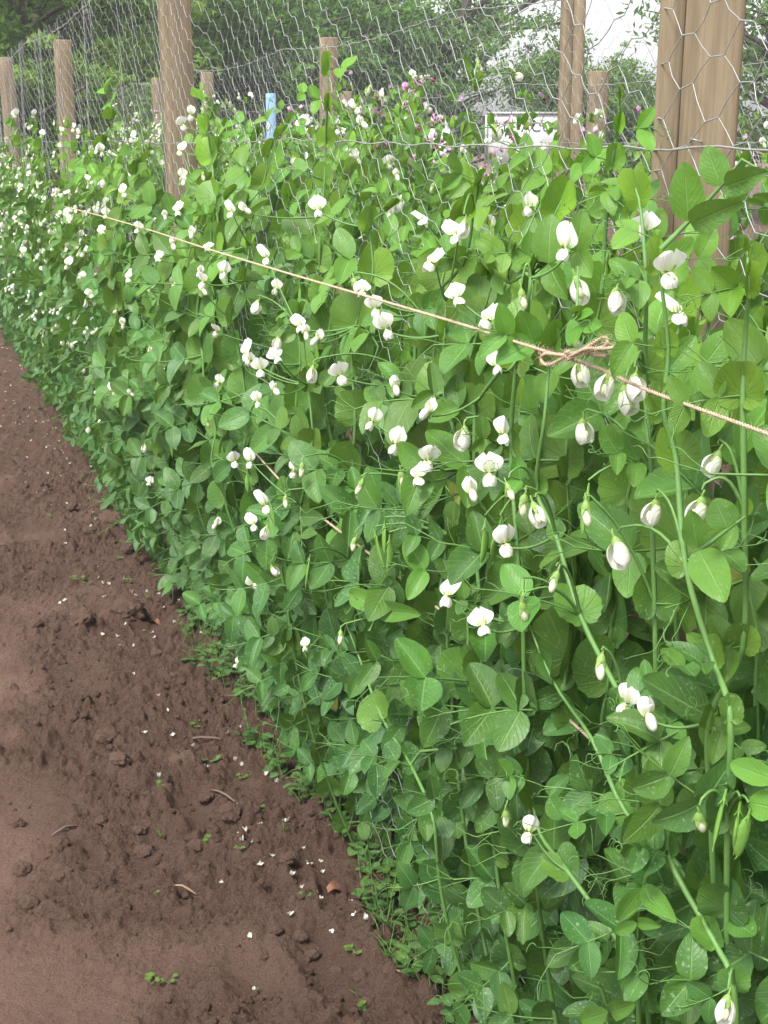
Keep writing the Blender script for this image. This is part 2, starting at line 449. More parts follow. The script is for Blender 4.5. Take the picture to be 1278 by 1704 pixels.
# ------------------------------------------------------------------ the ground: one sheet to the horizon
def lines(lo, hi, fine, near_lo, near_hi, gl, gh):
    c = list(np.arange(near_lo, near_hi, fine)); s = fine; x = near_lo; L = []
    while x > lo: s *= gl; x -= s; L.append(x)
    s = fine; x = c[-1]; Rr = []
    while x < hi: s *= gh; x += s; Rr.append(x)
    return np.array(L[::-1] + c + Rr)
gx = lines(-400, 400, .0038, -1.5, .5, 1.018, 1.10)
gy = [1.62]
while gy[-1] < 15: gy.append(gy[-1] + max(.0038, .0025 * gy[-1]))
s = gy[-1] - gy[-2]
while gy[-1] < 900: s *= 1.15; gy.append(gy[-1] + s)
low = [1.62]; s = .02
while low[-1] > -60: s *= 1.3; low.append(low[-1] - s)
gy = np.array(low[:0:-1] + gy)
GX, GY = np.meshgrid(gx, gy)
GZ = gheight(GX.ravel(), GY.ravel())
mb = MB()
mb.add(np.stack([GX.ravel(), GY.ravel(), GZ], 1), grid_faces(len(gy), len(gx)))
ground = mb.build('ground', [M_SOIL])
at = ground.data.attributes.new('rough', 'FLOAT', 'POINT')
at.data.foreach_set('value', rough_mask(GX.ravel(), GY.ravel()).astype(np.float32))
tag(ground, 'bare reddish brown garden soil trodden along the row of peas', kind='structure')

# ------------------------------------------------------------------ fences: posts, netting, straining wires
def post_at(px, p): 
    """world position of a post of the fence at distance p whose middle shows at px on eye level"""
    v = ray(px, CY - math.tan(TH) * F_PX); P = CAM + v * (p / v.dot(N)); return P
def make_post(name, P, top, side, rz, groove=None, m=M_POST, lean=(0, 0), sleeve=None):
    o_p = empty(name, (P[0], P[1], 0), rz)
    mb = MB(); h = side / 2; bev = .004
    ring = [(-h + bev, -h), (h - bev, -h), (h, -h + bev), (h, h - bev), (h - bev, h), (-h + bev, h), (-h, h - bev), (-h, -h + bev)]
    if groove is not None:      # a drying crack down the face, a real slot
        gx_, gw, gd = -h + side * groove, .0009, .008
        ring = [(-h + bev, -h), (gx_ - gw, -h), (gx_, -h + gd), (gx_ + gw, -h)] + ring[1:]
    n = len(ring); zs = np.concatenate([[-.3], np.linspace(0, top - .006, 14), [top]])
    V = []
    for k, z in enumerate(zs):
        sc = .965 if k == len(zs) - 1 else 1
        wv = .0015 * math.sin(z * 5 + P[0] * 9)
        for (x, y) in ring: V.append((x * sc + lean[0] * z + wv, y * sc + lean[1] * z, z))
    F = [[k * n + j, k * n + (j + 1) % n, (k + 1) * n + (j + 1) % n, (k + 1) * n + j] for k in range(len(zs) - 1) for j in range(n)]
    mb.add(V, F)
    mb.f.append(np.array([[(len(zs) - 1) * n + j for j in range(n)]])); mb.mi.append(np.zeros(1, np.int32))
    b = mb.build('post_shaft', [m], o_p, smooth=False)
    if groove is not None:
        g = MB(); x = gx_ ; box(g, (x + lean[0] * top / 2, -h + .0068, top / 2), (.0014, .002, top - .02)); g.build('crack', [M_GROOVE], o_p, smooth=False)
    # a staple that holds the netting
    for z in (1.5, top - .05, .9):
        st = MB(); tube(st, [(-.006 + lean[0] * z, -h + .002, z), (-.006 + lean[0] * z, -h - .006, z + .002), (.006 + lean[0] * z, -h - .006, z - .002), (.006 + lean[0] * z, -h + .002, z)], .0012, 4)
        st.build('staple', [M_WIRE], o_p)
    return o_p
G_P1, G_P2, G_P3 = 'posts of the near fence', 'posts of the middle fence', 'posts of the far fence'
P1, P2, P3 = .86, 2.4, 4.0
RZ = A   # a post squared to its row
posts1 = [(1156, 2.25, .094, math.radians(-11), .30, 'stout close timber post with a long dark crack, beside the bow in the twine'),
          (299, 2.06, .09, RZ, None, 'square timber post rising behind white blossom, second nearest along the near fence'),
          (113, 1.98, .080, RZ, None, 'greyish square post with the top wire over its head, third along the near fence'),
          (19, 2.07, .095, RZ, None, 'slim looking timber post at the left picture edge, far end of the near fence'),
          (-12, 2.05, .09, RZ, None, 'sliver of a timber post cut by the left picture edge')]
for px, top, side, rz, gr, lab in posts1:
    P = post_at(px, P1 + side / 2)
    tag(make_post('fence_post', P, top, side, rz, gr), lab, 'fence post', G_P1)
posts2 = [(946, 2.07, .088, math.radians(-4), .50, 'cracked timber post of the middle fence standing beside the white notice board'),
          (548, 2.06, .088, RZ, None, 'timber post with grey top in mid picture where the middle fence wire dips'),
          (348, 2.01, .085, RZ, None, 'grey post just right of the near fence post, on the middle fence'),
          (266, 2.05, .09, RZ, None, 'post with a loop of loose wire half hidden behind the near fence post')]
for px, top, side, rz, gr, lab in posts2:
    P = post_at(px, P2 + side / 2)
    tag(make_post('fence_post', P, top, side, rz, gr), lab, 'fence post', G_P2)
posts3 = [(991, 1.895, .095, RZ, None, 'shorter reddish post right behind the cracked post of the middle fence'),
          (690, 1.885, .090, RZ, None, 'small distant post above purple flowers, left of the notice board'),
          (577, 1.93, .090, RZ, None, 'small post seen close behind the mid picture post')]
for px, top, side, rz, gr, lab in posts3:
    P = post_at(px, P3 + side / 2)
    tag(make_post('fence_post', P, top, side, rz, gr), lab, 'fence post', G_P3)
P = post_at(452, 3.3)
bp = make_post('sleeved_post', P, 1.90, .075, RZ, None, M_BLUE)
tag(bp, 'short post wrapped in pale blue plastic among the far peas', 'post')

def netting(name, p, t0, t1, z0, top, label, rw, folds, seed, px_wire):
    """hexagonal wire netting: twisted horizontal links and slanting wires"""
    root = empty(name, W((t0 + t1) / 2, p, 0)); org = np.array(W((t0 + t1) / 2, p, 0))
    cw, chh = .108, .062
    tw = .0125
    nc, nr_ = int((t1 - t0) / cw), int((top - z0) / (chh / 2))
    rs = np.random.RandomState(seed)
    def pos(t, z):
        # folds: the net hangs in soft pleats that slant and gather it along the row
        f = folds * np.clip((t - 2.2) / 2.0, 0.12, 1)
        wv = np.sin(t * 7.1 + z * 1.7 + seed) * .6 + np.sin(t * 16.3 - z * 2.9 + 1.3) * .4
        gath = .075 * f * np.sin(t * 4.3 + z * 1.1 + 1) + .02 * f * np.sin(t * 11.0 + z * 2.6)
        sag = .022 * np.abs(np.sin((t - .2) * 1.15)) * np.clip((z - 1.2) / .8, 0, 1)
        jt = 0.0
        pp = p - .012 - .022 * f * (wv + 1.0) + jt
        tt = t + gath + jt
        return U[None] * tt[:, None] + N[None] * pp[:, None] + Z[None] * (z - sag + jt)[:, None] - org[None]
    tl, tr_, dn = [], [], []
    J, I = np.meshgrid(np.arange(nr_ + 1), np.arange(nc)); J, I = J.ravel(), I.ravel()
    tc = t0 + (I + .5 * (J % 2)) * cw; zc = top - J * chh / 2
    tj = (hsh(I, J, seed + 5) - .5) * .010; zj = (hsh(I, J, seed + 6) - .5) * .008
    zc2 = zc + zj; a0, a1 = tc + tj - tw, tc + tj + tw
    tilt = (hsh(I, J, seed + 7) - .5) * .006
    A0, A1 = pos(a0, zc2 + tilt), pos(a1, zc2 - tilt)
    lk = MB(); segs(lk, A0, A1, rw * 1.45, 5)
    wi = MB()
    idx = {}
    key = I * (nr_ + 1) + J
    order = np.full(nc * (nr_ + 1), -1); order[key] = np.arange(len(key))
    # from each link down to the two links of the next row
    ok = J < nr_
    In, Jn = I[ok], J[ok] + 1
    odd = (J[ok] % 2) == 1
    left = np.where(odd, In, In - 1); right = np.where(odd, In + 1, In)
    for nb, src, dst in ((left, A0, A1), (right, A1, A0)):
        g = (nb >= 0) & (nb < nc)
        k2 = order[nb[g] * (nr_ + 1) + Jn[g]]
        s0 = src[ok][g]; d0 = dst[k2]
        mid = (s0 + d0) / 2 + rs.normal(0, .0012, s0.shape)
        segs(wi, s0, mid, rw); segs(wi, mid, d0, rw)
    wi.build('mesh_wire', [M_WIRE], root); lk.build('twisted_link', [M_WIRE], root)
    for k, (zw, rr, sg) in enumerate(px_wire):
        b = MB(); pts = []
        t = t0
        while t <= t1 + .01:
            q = t
            pts.append(U * q + N * (p - .016 + .003 * math.sin(t * 9)) + Z * (zw - sg * abs(math.sin((t - .22) * 1.17)) + .0025 * math.sin(t * 31)) - org); t += .05
        tube(b, pts, rr, 6); b.build('straining_wire', [M_ZWIRE], root)
    tag(root, label, 'wire netting')
    return root
netting('wire_netting', P1, .35, 13.5, .05, 2.06, 'galvanised hexagonal netting of the near fence, large mesh crossing the stout cracked post', .00062, .8, 3, [(1.503, .0012, .012), (2.04, .0022, .035)])
netting('wire_netting', P2, 2.2, 15.0, .8, 2.04, 'hexagonal netting of the middle fence seen through the nearer net', .00055, .5, 8, [(2.04, .0022, .05), (1.5, .0012, .01)])
netting('wire_netting', P3, 4.4, 17.0, 1.2, 1.86, 'fine looking hexagonal netting of the far fence behind purple peas', .00045, .4, 14, [(1.86, .0022, .05)])

def smooth_pts(pts, n=6):
    P = [np.asarray(q, float) for q in pts]; P = [2 * P[0] - P[1]] + P + [2 * P[-1] - P[-2]]; out = []
    for i in range(1, len(P) - 2):
        for k in range(n):
            q = k / n; a, b, c, d = P[i - 1:i + 3]
            out.append(.5 * ((2 * b) + (-a + c) * q + (2 * a - 5 * b + 4 * c - d) * q * q + (-a + 3 * b - 3 * c + d) * q ** 3))
    out.append(P[-2]); return out

# ------------------------------------------------------------------ pea plant parts
NPH, NRR = 17, 5
_phi = np.linspace(-.10, 2.95, NPH)
_R = np.interp(_phi, [-.1, .15, .55, .95, 1.5, 2.0, 2.5, 2.95], [.92, 1.14, 1.16, 1.00, .84, .72, .58, .28])
_R = _R * np.where(_phi > 1.3, 1 + .035 * ((np.arange(NPH) % 2) * 2 - 1), 1 + .012 * ((np.arange(NPH) % 2) * 2 - 1))
_rr = (np.arange(1, NRR + 1) / NRR)
_PX = np.concatenate([[0], (_rr[:, None] * (_R * np.sin(_phi))[None]).ravel()])
_PY = np.concatenate([[0], (_rr[:, None] * (_R * np.cos(_phi))[None]).ravel()])
_PR = np.concatenate([[0], np.repeat(_rr, NPH)])
_PP = np.concatenate([[0], np.tile(_phi, NRR)])
_PUV = np.stack([np.concatenate([[.5], np.tile(np.linspace(0, 1, NPH), NRR)]), _PR], 1)
_ft = np.array([[0, 1 + j + 1, 1 + j] for j in range(NPH - 1)])
_fq = grid_faces(NRR, NPH) + 1
def stipule(mb, c, d, m, s, side, beta, tint, rng, mi=0):
    """one of the two big clasping lobes: c = node, d = up the stem, m = outwards, side = +-1"""
    s = s * .92
    sv = nrm(np.cross(d, m)) * side
    cb, sb = math.cos(beta), math.sin(beta)
    lat = sv * cb + m * sb
    nn = m * cb - sv * sb
    ph = rng.uniform(0, 6.28)
    curl = rng.uniform(-.35, .6); ruf = rng.uniform(.02, .10); tip = rng.uniform(-.25, .25)
    x, y = _PX * s * rng.uniform(.85, 1.12), _PY * s
    z = s * (curl * (_PR ** 2) * .35 * np.sin(_PP * .8) + ruf * (_PR ** 2) * np.sin(_PP * 4.2 + ph) + tip * np.clip(_PY, 0, 2) ** 2 * .5 + .05 * _PR)
    V = c + x[:, None] * lat + y[:, None] * d + z[:, None] * nn - m * .0015
    n0 = mb.n
    mb.add(V, _fq, _PUV, mi, tint)
    mb.f.append(_ft + n0); mb.mi.append(np.full(len(_ft), mi, np.int32))
NT, NS = 8, 5
_t = np.array([0, .06, .18, .35, .54, .72, .86, .95, 1.0]); NT = 9; _s = np.linspace(-1, 1, NS)
_w = np.sin(np.pi * np.clip(_t, 0, 1) ** .80) ** .58 * .335
_w[0] = .012; _w[-1] = .03
_LT, _LS = np.repeat(_t, NS), np.tile(_s, NT)
_LX = (_w[:, None] * _s[None]).ravel(); _LUV = np.stack([_LS * .5 + .5, _LT], 1); _LF = grid_faces(NT, NS)
def leaflet(mb, c, d, m, L, fold, bend, tint, rng, mi=1, wide=1.0):
    if mi == 1 and tint < .5 and rng.random() < .006: mi = 2
    sv = nrm(np.cross(d, m)); m = np.cross(sv, d)
    ruf = rng.uniform(.01, .03); ph = rng.uniform(0, 6)
    z = L * (np.abs(_LS) * _w[(np.arange(NT * NS) // NS)] * fold - bend * _LT ** 2 + ruf * np.sin(_LT * 9 + ph + _LS * 1.5) * np.abs(_LS))
    V = c + (_LX * L * wide)[:, None] * sv + (_LT * L)[:, None] * d + z[:, None] * m
    mb.add(V, _LF, _LUV, mi, tint)
def curve_pts(p0, p1, lift, n=8, up=Z):
    p0, p1 = np.asarray(p0), np.asarray(p1); q = np.linspace(0, 1, n)[:, None]
    return p0 * (1 - q) + p1 * q + np.asarray(up) * lift * 4 * q * (1 - q)
def tendril(mb, c, d, L, rng, sc=1.0):
    d = nrm(d); a = nrm(np.cross(d, Z + .1 * U)); b = np.cross(d, a)
    n = 16; pts = []
    turns = rng.uniform(.3, 2.4); r0 = rng.uniform(.004, .011) * sc; ph = rng.uniform(0, 6.28)
    bendv = a * rng.uniform(-.5, .5) + b * rng.uniform(-.5, .5)
    for k in range(n):
        q = k / (n - 1); r = r0 * max(0, q - .35) / .65
        an = ph + turns * 2 * math.pi * max(0, q - .3)
        pts.append(c + d * L * (q if q < .55 else .55 + (q - .55) * .45) + bendv * L * q * q * .6 + a * r * math.cos(an) + b * r * math.sin(an) - a * r * math.cos(ph) * (q > .3) * 0)
    tube(mb, pts, np.linspace(.0007, .0003, n) * sc, 3, tint=.7)
def compound_leaf(sb, lb, c, d, out, L, npair, tint, rng, sc=1.0, tend=True):
    """rachis with leaflet pairs and branched tendrils"""
    end = c + d * L
    droop = -rng.uniform(-.15, .2) * L
    pts = curve_pts(c, end, -droop * .5, 9)
    tube(sb, pts, np.linspace(.0014, .0008, 9) * sc, 4, tint=.6)
    side = nrm(np.cross(d, out))
    for k in range(npair):
        q = .36 + .34 * k if npair > 1 else .5
        P = pts[int(q * 8)]
        for sg in (-1, 1):
            dd = nrm(side * sg * rng.uniform(.75, 1.0) + d * rng.uniform(.25, .75) + out * rng.uniform(-.2, .3))
            mm = nrm(out + rng.uniform(-.45, .45) * side + rng.uniform(-.4, .4) * d)
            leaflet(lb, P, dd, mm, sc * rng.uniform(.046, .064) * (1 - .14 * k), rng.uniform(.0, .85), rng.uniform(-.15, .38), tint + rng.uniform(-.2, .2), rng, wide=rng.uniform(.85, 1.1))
    if tend:
        for k in range(rng.choice((2, 3, 3))):
            P = pts[rng.choice((6, 7, 8, 8))]
            tendril(sb, P, d * 1.0 + side * rng.uniform(-.9, .9) + out * rng.uniform(-.4, .6), rng.uniform(.035, .085) * sc, rng)
def grow(nodes, sizes, face, rng, tints, rad=.0040, leaves=True, lo=1.0, org=None, leafp=.85, lean_out=0.0):
    """a pea plant over its stem nodes (bottom to top); returns the stem and foliage meshes"""
    sb, lb = MB(), MB()
    nodes = [np.asarray(q, float) for q in nodes]
    if org is not None: nodes = [q - org for q in nodes]
    # stem
    P = smooth_pts(nodes, 4); n = len(P)
    tube(sb, P, np.interp(np.linspace(0, 1, n), [0, .15, .8, 1], [rad * .7, rad, rad * .85, rad * .35]), 7, tint=.5)
    mounts = []
    for i in range(1, len(nodes)):
        s = sizes[i]
        if s <= 0: continue
        c = nodes[i]; d = nrm(nodes[i] - nodes[i - 1] if i == len(nodes) - 1 else nodes[i + 1] - nodes[i - 1])
        m0 = face(i) if callable(face) else face
        m = nrm(m0 - d * m0.dot(d)); tint = tints[i]
        young = i >= len(nodes) - 2 and len(nodes) > 4
        for sg in (-1, 1):
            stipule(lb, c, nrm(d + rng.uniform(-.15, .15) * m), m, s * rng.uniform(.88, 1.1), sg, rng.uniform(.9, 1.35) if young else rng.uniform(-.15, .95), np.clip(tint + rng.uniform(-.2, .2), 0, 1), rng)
        sgn = 1 if i % 2 else -1
        sv = nrm(np.cross(d, m))
        if leaves and rng.random() < leafp:
            dd = nrm(sv * sgn * rng.uniform(.5, 1.0) + m * rng.uniform(.0, .75) + Z * rng.uniform(-.25, .6))
            compound_leaf(sb, lb, c, dd, nrm(m * .7 + Z * rng.uniform(0, .9)), rng.uniform(.09, .15) * min(1.15, s / .045), rng.choice((1, 2, 2)), tint, rng, sc=min(1.15, max(.5, s / .045)))
        mounts.append((c, d, m, -sgn, i))
    return sb, lb, mounts

# flowers -------------------------------------------------------------
def ellipsoid(mb, c, r, ax=None, nu=9, nv=7, mi=0, squash=None, tint=.5):
    th = np.linspace(0, np.pi, nv); ph = np.linspace(0, 2 * np.pi, nu)
    T, Pp = np.meshgrid(th, ph, indexing='ij')
    q = np.stack([np.sin(T) * np.cos(Pp) * r[0], np.sin(T) * np.sin(Pp) * r[1], np.cos(T) * r[2]], -1).reshape(-1, 3)
    if squash is not None: q = squash(q)
    if ax is not None: q = q @ np.array(ax)
    mb.add(q + np.array(c), grid_faces(nv, nu), None, mi, tint)
def calyx(mb, mi=0, dirv=(0, -.4, -1), L=.0075, r=.0045):
    """five green teeth round the base of the petals, and the last bit of stalk"""
    d = nrm(dirv); a = nrm(np.cross(d, [1, .1, 0])); b = np.cross(d, a)
    V, F = [], []
    n = 10
    for k, (q, rr) in enumerate(((-.2, .25), (.25, .8), (.65, 1.0))):
        for j in range(n):
            an = j / n * 2 * math.pi
            V.append(d * L * (1 - q - .3) + (a * math.cos(an) + b * math.sin(an)) * r * rr)
    base = 2 * n
    for k in range(2):
        for j in range(n): F.append([k * n + j, k * n + (j + 1) % n, (k + 1) * n + (j + 1) % n, (k + 1) * n + j])
    mb.add(V, F, None, mi, .6)
    T, TF = [], []
    for j in range(5):
        for an, q, rr in ((j / 5 - .09, .65, 1.0), (j / 5 + .09, .65, 1.0), (j / 5, 1.45 + .2 * (j % 2), 1.5)):
            an *= 2 * math.pi
            T.append(d * L * (1 - q - .3) + (a * math.cos(an) + b * math.sin(an)) * r * rr)
        TF.append([3 * j, 3 * j + 1, 3 * j + 2])
    mb.add(T, TF, None, mi, .6)
    tube(mb, [d * L * .8, d * L * 1.3, d * L * 1.7 + np.array([0, -.002, 0])], [.0016, .0012, .0011], 5, mi, .6)
def banner(mb, k, rng, sc=1.0, spread=1.0, back=.35):
    nu, nv = 17, 11
    u, v = np.linspace(-1, 1, nu), np.linspace(0, 1, nv)
    Vv, Uu = np.meshgrid(v, u, indexing='ij')
    wd = .0178 * np.sin(np.pi * np.clip(Vv * .84 + .06, 0, 1)) ** .5 * spread
    x = wd * Uu
    lobe = 1 - .15 * np.exp(-(Uu / .14) ** 2) * Vv ** 4 - .28 * np.abs(Uu) ** 2.2 * Vv
    z = .025 * Vv * lobe
    y = back * -.020 * Vv ** 1.6 - .0065 * np.abs(Uu) ** 1.6 * (Vv * .9 + .1) * rng.uniform(.2, 1.6) + .0022 * np.exp(-(Uu / .25) ** 2) + .0012 * np.sin(Uu * 6 + k) * Vv
    mb.add(np.stack([x, y, z], -1).reshape(-1, 3) * sc, grid_faces(nv, nu), None, k)
def make_flower(kind, rng, colour=(None, None)):
    """petals (mats: 0 petal, 1 keel/throat) and calyx as two meshes"""
    pb, cb = MB(), MB()
    sc = rng.uniform(.92, 1.08)
    if kind == 'open':
        banner(pb, 0, rng, sc, rng.uniform(.72, 1.1), rng.uniform(-.3, 1.1))
        for sg in (-1, 1):     # two rounded wings held forward and down
            op = rng.uniform(.15, .8); l = nrm([sg * .15, .62, -.75]); wv_ = nrm(np.array([0, .75, .62]) * (1 - op) + np.array([-sg * 1.0, .15, .1]) * op * .9)
            wv_ = nrm(wv_ - l * l.dot(wv_)); nn_ = np.cross(l, wv_); nn_ = nn_ * (1 if nn_[0] * sg > 0 or abs(nn_[0]) < .2 else -1)
            u7, v7 = np.linspace(-1, 1, 9), np.linspace(0, 1, 9); V7, U7 = np.meshgrid(v7, u7, indexing='ij')
            wd7 = .0082 * np.sin(np.pi * np.clip(V7 * .88 + .05, 0, 1)) ** .55
            q7 = (np.array([sg * .0012, .002, -.001]) + (V7 * .0165)[..., None] * l + (wd7 * U7)[..., None] * wv_ + (.0042 * (1 - U7 ** 2) * np.sin(V7 * 3.0) )[..., None] * nn_)
            pb.add(q7.reshape(-1, 3) * sc, grid_faces(9, 9), None, 0)
        ellipsoid(pb, (0, .006, -.003), (.0028, .0065, .004), None, 8, 6, 1)
        calyx(cb, 0, (0, -.75, -.8))
    elif kind == 'half':
        banner(pb, 0, rng, sc * .9, .62, .1)
        banner(pb, 0, rng, sc * .72, .5, -.5)
        ellipsoid(pb, (0, .007, -.003), (.0055, .011, .007), [nrm([1, 0, 0]), nrm([0, .8, -.7]), nrm([0, .7, .8])], 10, 8, 0)
        calyx(cb, 0, (0, -.75, -.8))
    elif kind == 'droop':    # banner still folded like a hood, hanging from an arched stalk
        ax_ = nrm([0, .55 + rng.uniform(-.25, .2), -.83]); qv = np.cross([1, 0, 0], ax_)     # qv: the back of the hood
        nu, nv = 17, 11; th = np.linspace(-2.75, 2.75, nu); v9 = np.linspace(0, 1, nv); L9 = .0235 * sc; op = rng.uniform(.75, 1.1)
        V = []
        for v_ in v9:
            rr = .0125 * sc * math.sin(math.pi * min(1, .10 + .72 * v_)) ** .6
            for a in th:
                wav = 1 + .06 * math.sin(a * 3 + v_ * 6) * v_
                cut = 1 - .22 * (abs(a) / 2.75) ** 2.5
                V.append(ax_ * (L9 * v_ * cut - .001) + np.array([1, 0, 0]) * math.sin(a) * rr * .78 * wav * (1 if abs(a) < 2 else op) + qv * math.cos(a) * rr * (1.05 if math.cos(a) > 0 else .85) * -1 * wav)
        pb.add(V, grid_faces(nv, nu), None, 0)
        ellipsoid(pb, ax_ * .014, (.0038, .005, .007), None, 8, 6, 1)
        calyx(cb, 0, (0, .1, 1), .009, .0055)
    else:                    # bud
        ellipsoid(pb, (0, .001, -.009), (.0048, .0055, .0105), [nrm([1, 0, 0]), nrm([0, 1, .3]), nrm([0, -.3, 1])], 9, 7, 1)
        calyx(cb, 0, (0, .1, 1), .009, .0050)
    return pb, cb
FL = {}
for kind, cnt in (('open', 9), ('half', 2), ('droop', 4), ('bud', 2)):
    for k in range(cnt):
        pb, cb = make_flower(kind, R)
        FL.setdefault(kind, []).append((pb.mesh('flower', [M_PEAWHITE, M_CREAM]), cb.mesh('calyx', [M_CALYX])))
        # small copies of far flowers: calyx and petals in one mesh
        jb = MB(); jb.v, jb.f, jb.uv, jb.tint, jb.n = list(pb.v), list(pb.f), list(pb.uv), list(pb.tint), pb.n
        jb.mi = list(pb.mi)
        for v, uv, tt in zip(cb.v, cb.uv, cb.tint): jb.v.append(v); jb.uv.append(uv); jb.tint.append(tt)
        for f, mi in zip(cb.f, cb.mi): jb.f.append(f + pb.n); jb.mi.append(mi + 2)
        FL.setdefault('far_' + kind, []).append(jb.mesh('flower', [M_PEAWHITE, M_CREAM, M_CALYX]))
        if kind != 'bud':
            pm = [m for m in pb.mi]
            jb2 = MB(); jb2.v, jb2.f, jb2.uv, jb2.tint, jb2.n = jb.v, jb.f, jb.uv, jb.tint, jb.n
            # in the purple peas the banner is lilac and the wings are maroon
            jb2.mi = [np.where(mm == 0, 0 if ii == 0 else 1, mm + (mm > 0)) if ii < len(pm) else mm + 1 for ii, mm in enumerate(jb.mi)]
            jb2.mi = [np.minimum(mm, 3) for mm in jb2.mi]
            FL.setdefault('purple', []).append(jb2.mesh('purple_flower', [M_LILAC, M_MAROON, M_MAROON, M_CALYX]))
def aim(o, yaw, pitch=0.0, roll=0.0, sc=1.0):
    o.rotation_euler = (pitch, roll, yaw); o.scale = (sc,) * 3
def add_flower(plant, pos, kind, yaw, far=False, purple=False, sc=1.0):
    if purple: me = R.choice(FL['purple'])
    elif far: me = R.choice(FL['far_' + kind])
    else: me, cm = R.choice(FL[kind])
    o = bpy.data.objects.new('flower', me); col.objects.link(o); o.parent = plant; o.location = tuple(pos)
    aim(o, yaw, R.uniform(-.45, .5) if kind == 'open' else R.uniform(-.3, .3), R.uniform(-.4, .4), sc * R.uniform(.74, .95))
    if not far and not purple:
        c = bpy.data.objects.new('calyx', cm); col.objects.link(c); c.parent = o
    return o
def make_pod(rng, L=.065):
    mb = MB(); n = 14; q = np.linspace(0, 1, n)
    wv = np.sin(np.pi * np.clip(q * .93 + .04, 0, 1)) ** .55
    pts = []
    V = []
    sides = 10
    bend = rng.uniform(-.006, .010)
    for i in range(n):
        c = np.array([0, bend * math.sin(q[i] * 3.1), -q[i] * L])
        bul = 1 + .16 * math.sin(q[i] * 6.28 * 6.5) if .12 < q[i] < .88 else .8
        for k in range(sides):
            an = 2 * math.pi * k / sides
            V.append(c + np.array([.0028 * bul * wv[i] * math.sin(an), .0072 * wv[i] * math.cos(an), 0]))
    mb.add(V, [[i * sides + k, i * sides + (k + 1) % sides, (i + 1) * sides + (k + 1) % sides, (i + 1) * sides + k] for i in range(n - 1) for k in range(sides)])
    tube(mb, [(0, 0, .012), (0, 0, 0), ], [.0012, .0022], 5)
    tube(mb, [(0, bend * 0, -L), (0, .002, -L - .005)], [.0012, .0004], 4)
    for j in range(4):
        an = j * 1.57; tube(mb, [(0, 0, .001), (.005 * math.cos(an), .006 * math.sin(an), -.007)], [.0022, .0005], 3)
    return mb.mesh('pod', [M_POD])
PODS = [make_pod(R, R.uniform(.05, .075)) for _ in range(4)]
def add_pod(plant, pos, yaw, tilt=0, sc=1.0):
    o = bpy.data.objects.new('pod', R.choice(PODS)); col.objects.link(o); o.parent = plant; o.location = tuple(pos)
    aim(o, yaw, tilt, R.uniform(-.3, .3), sc); return o
TO_CAM = nrm([-.86 * N[0] - .3 * U[0], -.86 * N[1] - .3 * U[1], .35])
def yaw_cam(P): return math.atan2(P[0], -P[1])

# ------------------------------------------------------------------ near pea plants, each its own mesh
PLANTS = []      # dicts: root, org, nodes, sb, lb, flowers, pods
def stash(nodes, sizes, face, rng, tints, rad, leafp=.85, hero=False, flowers=0, pods=0):
    org = np.array([nodes[0][0], nodes[0][1], 0.0])
    sb, lb, mounts = grow(nodes, sizes, face, rng, tints, rad, org=org, leafp=leafp)
    d = dict(org=org, nodes=[np.asarray(q) for q in nodes], sb=sb, lb=lb, mounts=mounts, fl=[], pods=[], hero=hero, wantf=flowers, wantp=pods, size=sizes)
    PLANTS.append(d); return d
def face_fn(rng, up=.45, jit=.62):
    def f(i):
        return nrm(-N * .8 - U * .7 + Z * up + np.array([rng.uniform(-1, 1), rng.uniform(-1, 1), rng.uniform(-.6, .6)]) * jit)
    return f
def spine(t, p_root, z_top, rng, front=True):
    """stem nodes that rise from the bed, lean out against the twine and stand up again"""
    nodes = [W(t, p_root, -.01)]; z = .0; dt = rng.uniform(-.20, .20); ph = rng.uniform(0, 6)
    poff = (rng.uniform(.05, .14) if t < 2.6 else rng.uniform(.02, .10)) if front else rng.uniform(.17, .34)
    while z < z_top:
        z += rng.uniform(.065, .095)
        if z > z_top: z = z_top + .001
        q = z / z_top
        pp = pfront(z) + poff
        pp = p_root * max(0, 1 - q * 3) + pp * min(1, q * 3)
        nodes.append(W(t + dt * q + .018 * math.sin(z * 7 + ph) + rng.uniform(-.012, .012), pp + rng.uniform(-.012, .012), z))
    return nodes
def tint_fn(z, top, rng): return float(np.clip(.02 + .78 * (z / 1.5) ** 2.8 + rng.uniform(-.10, .14), 0, 1))
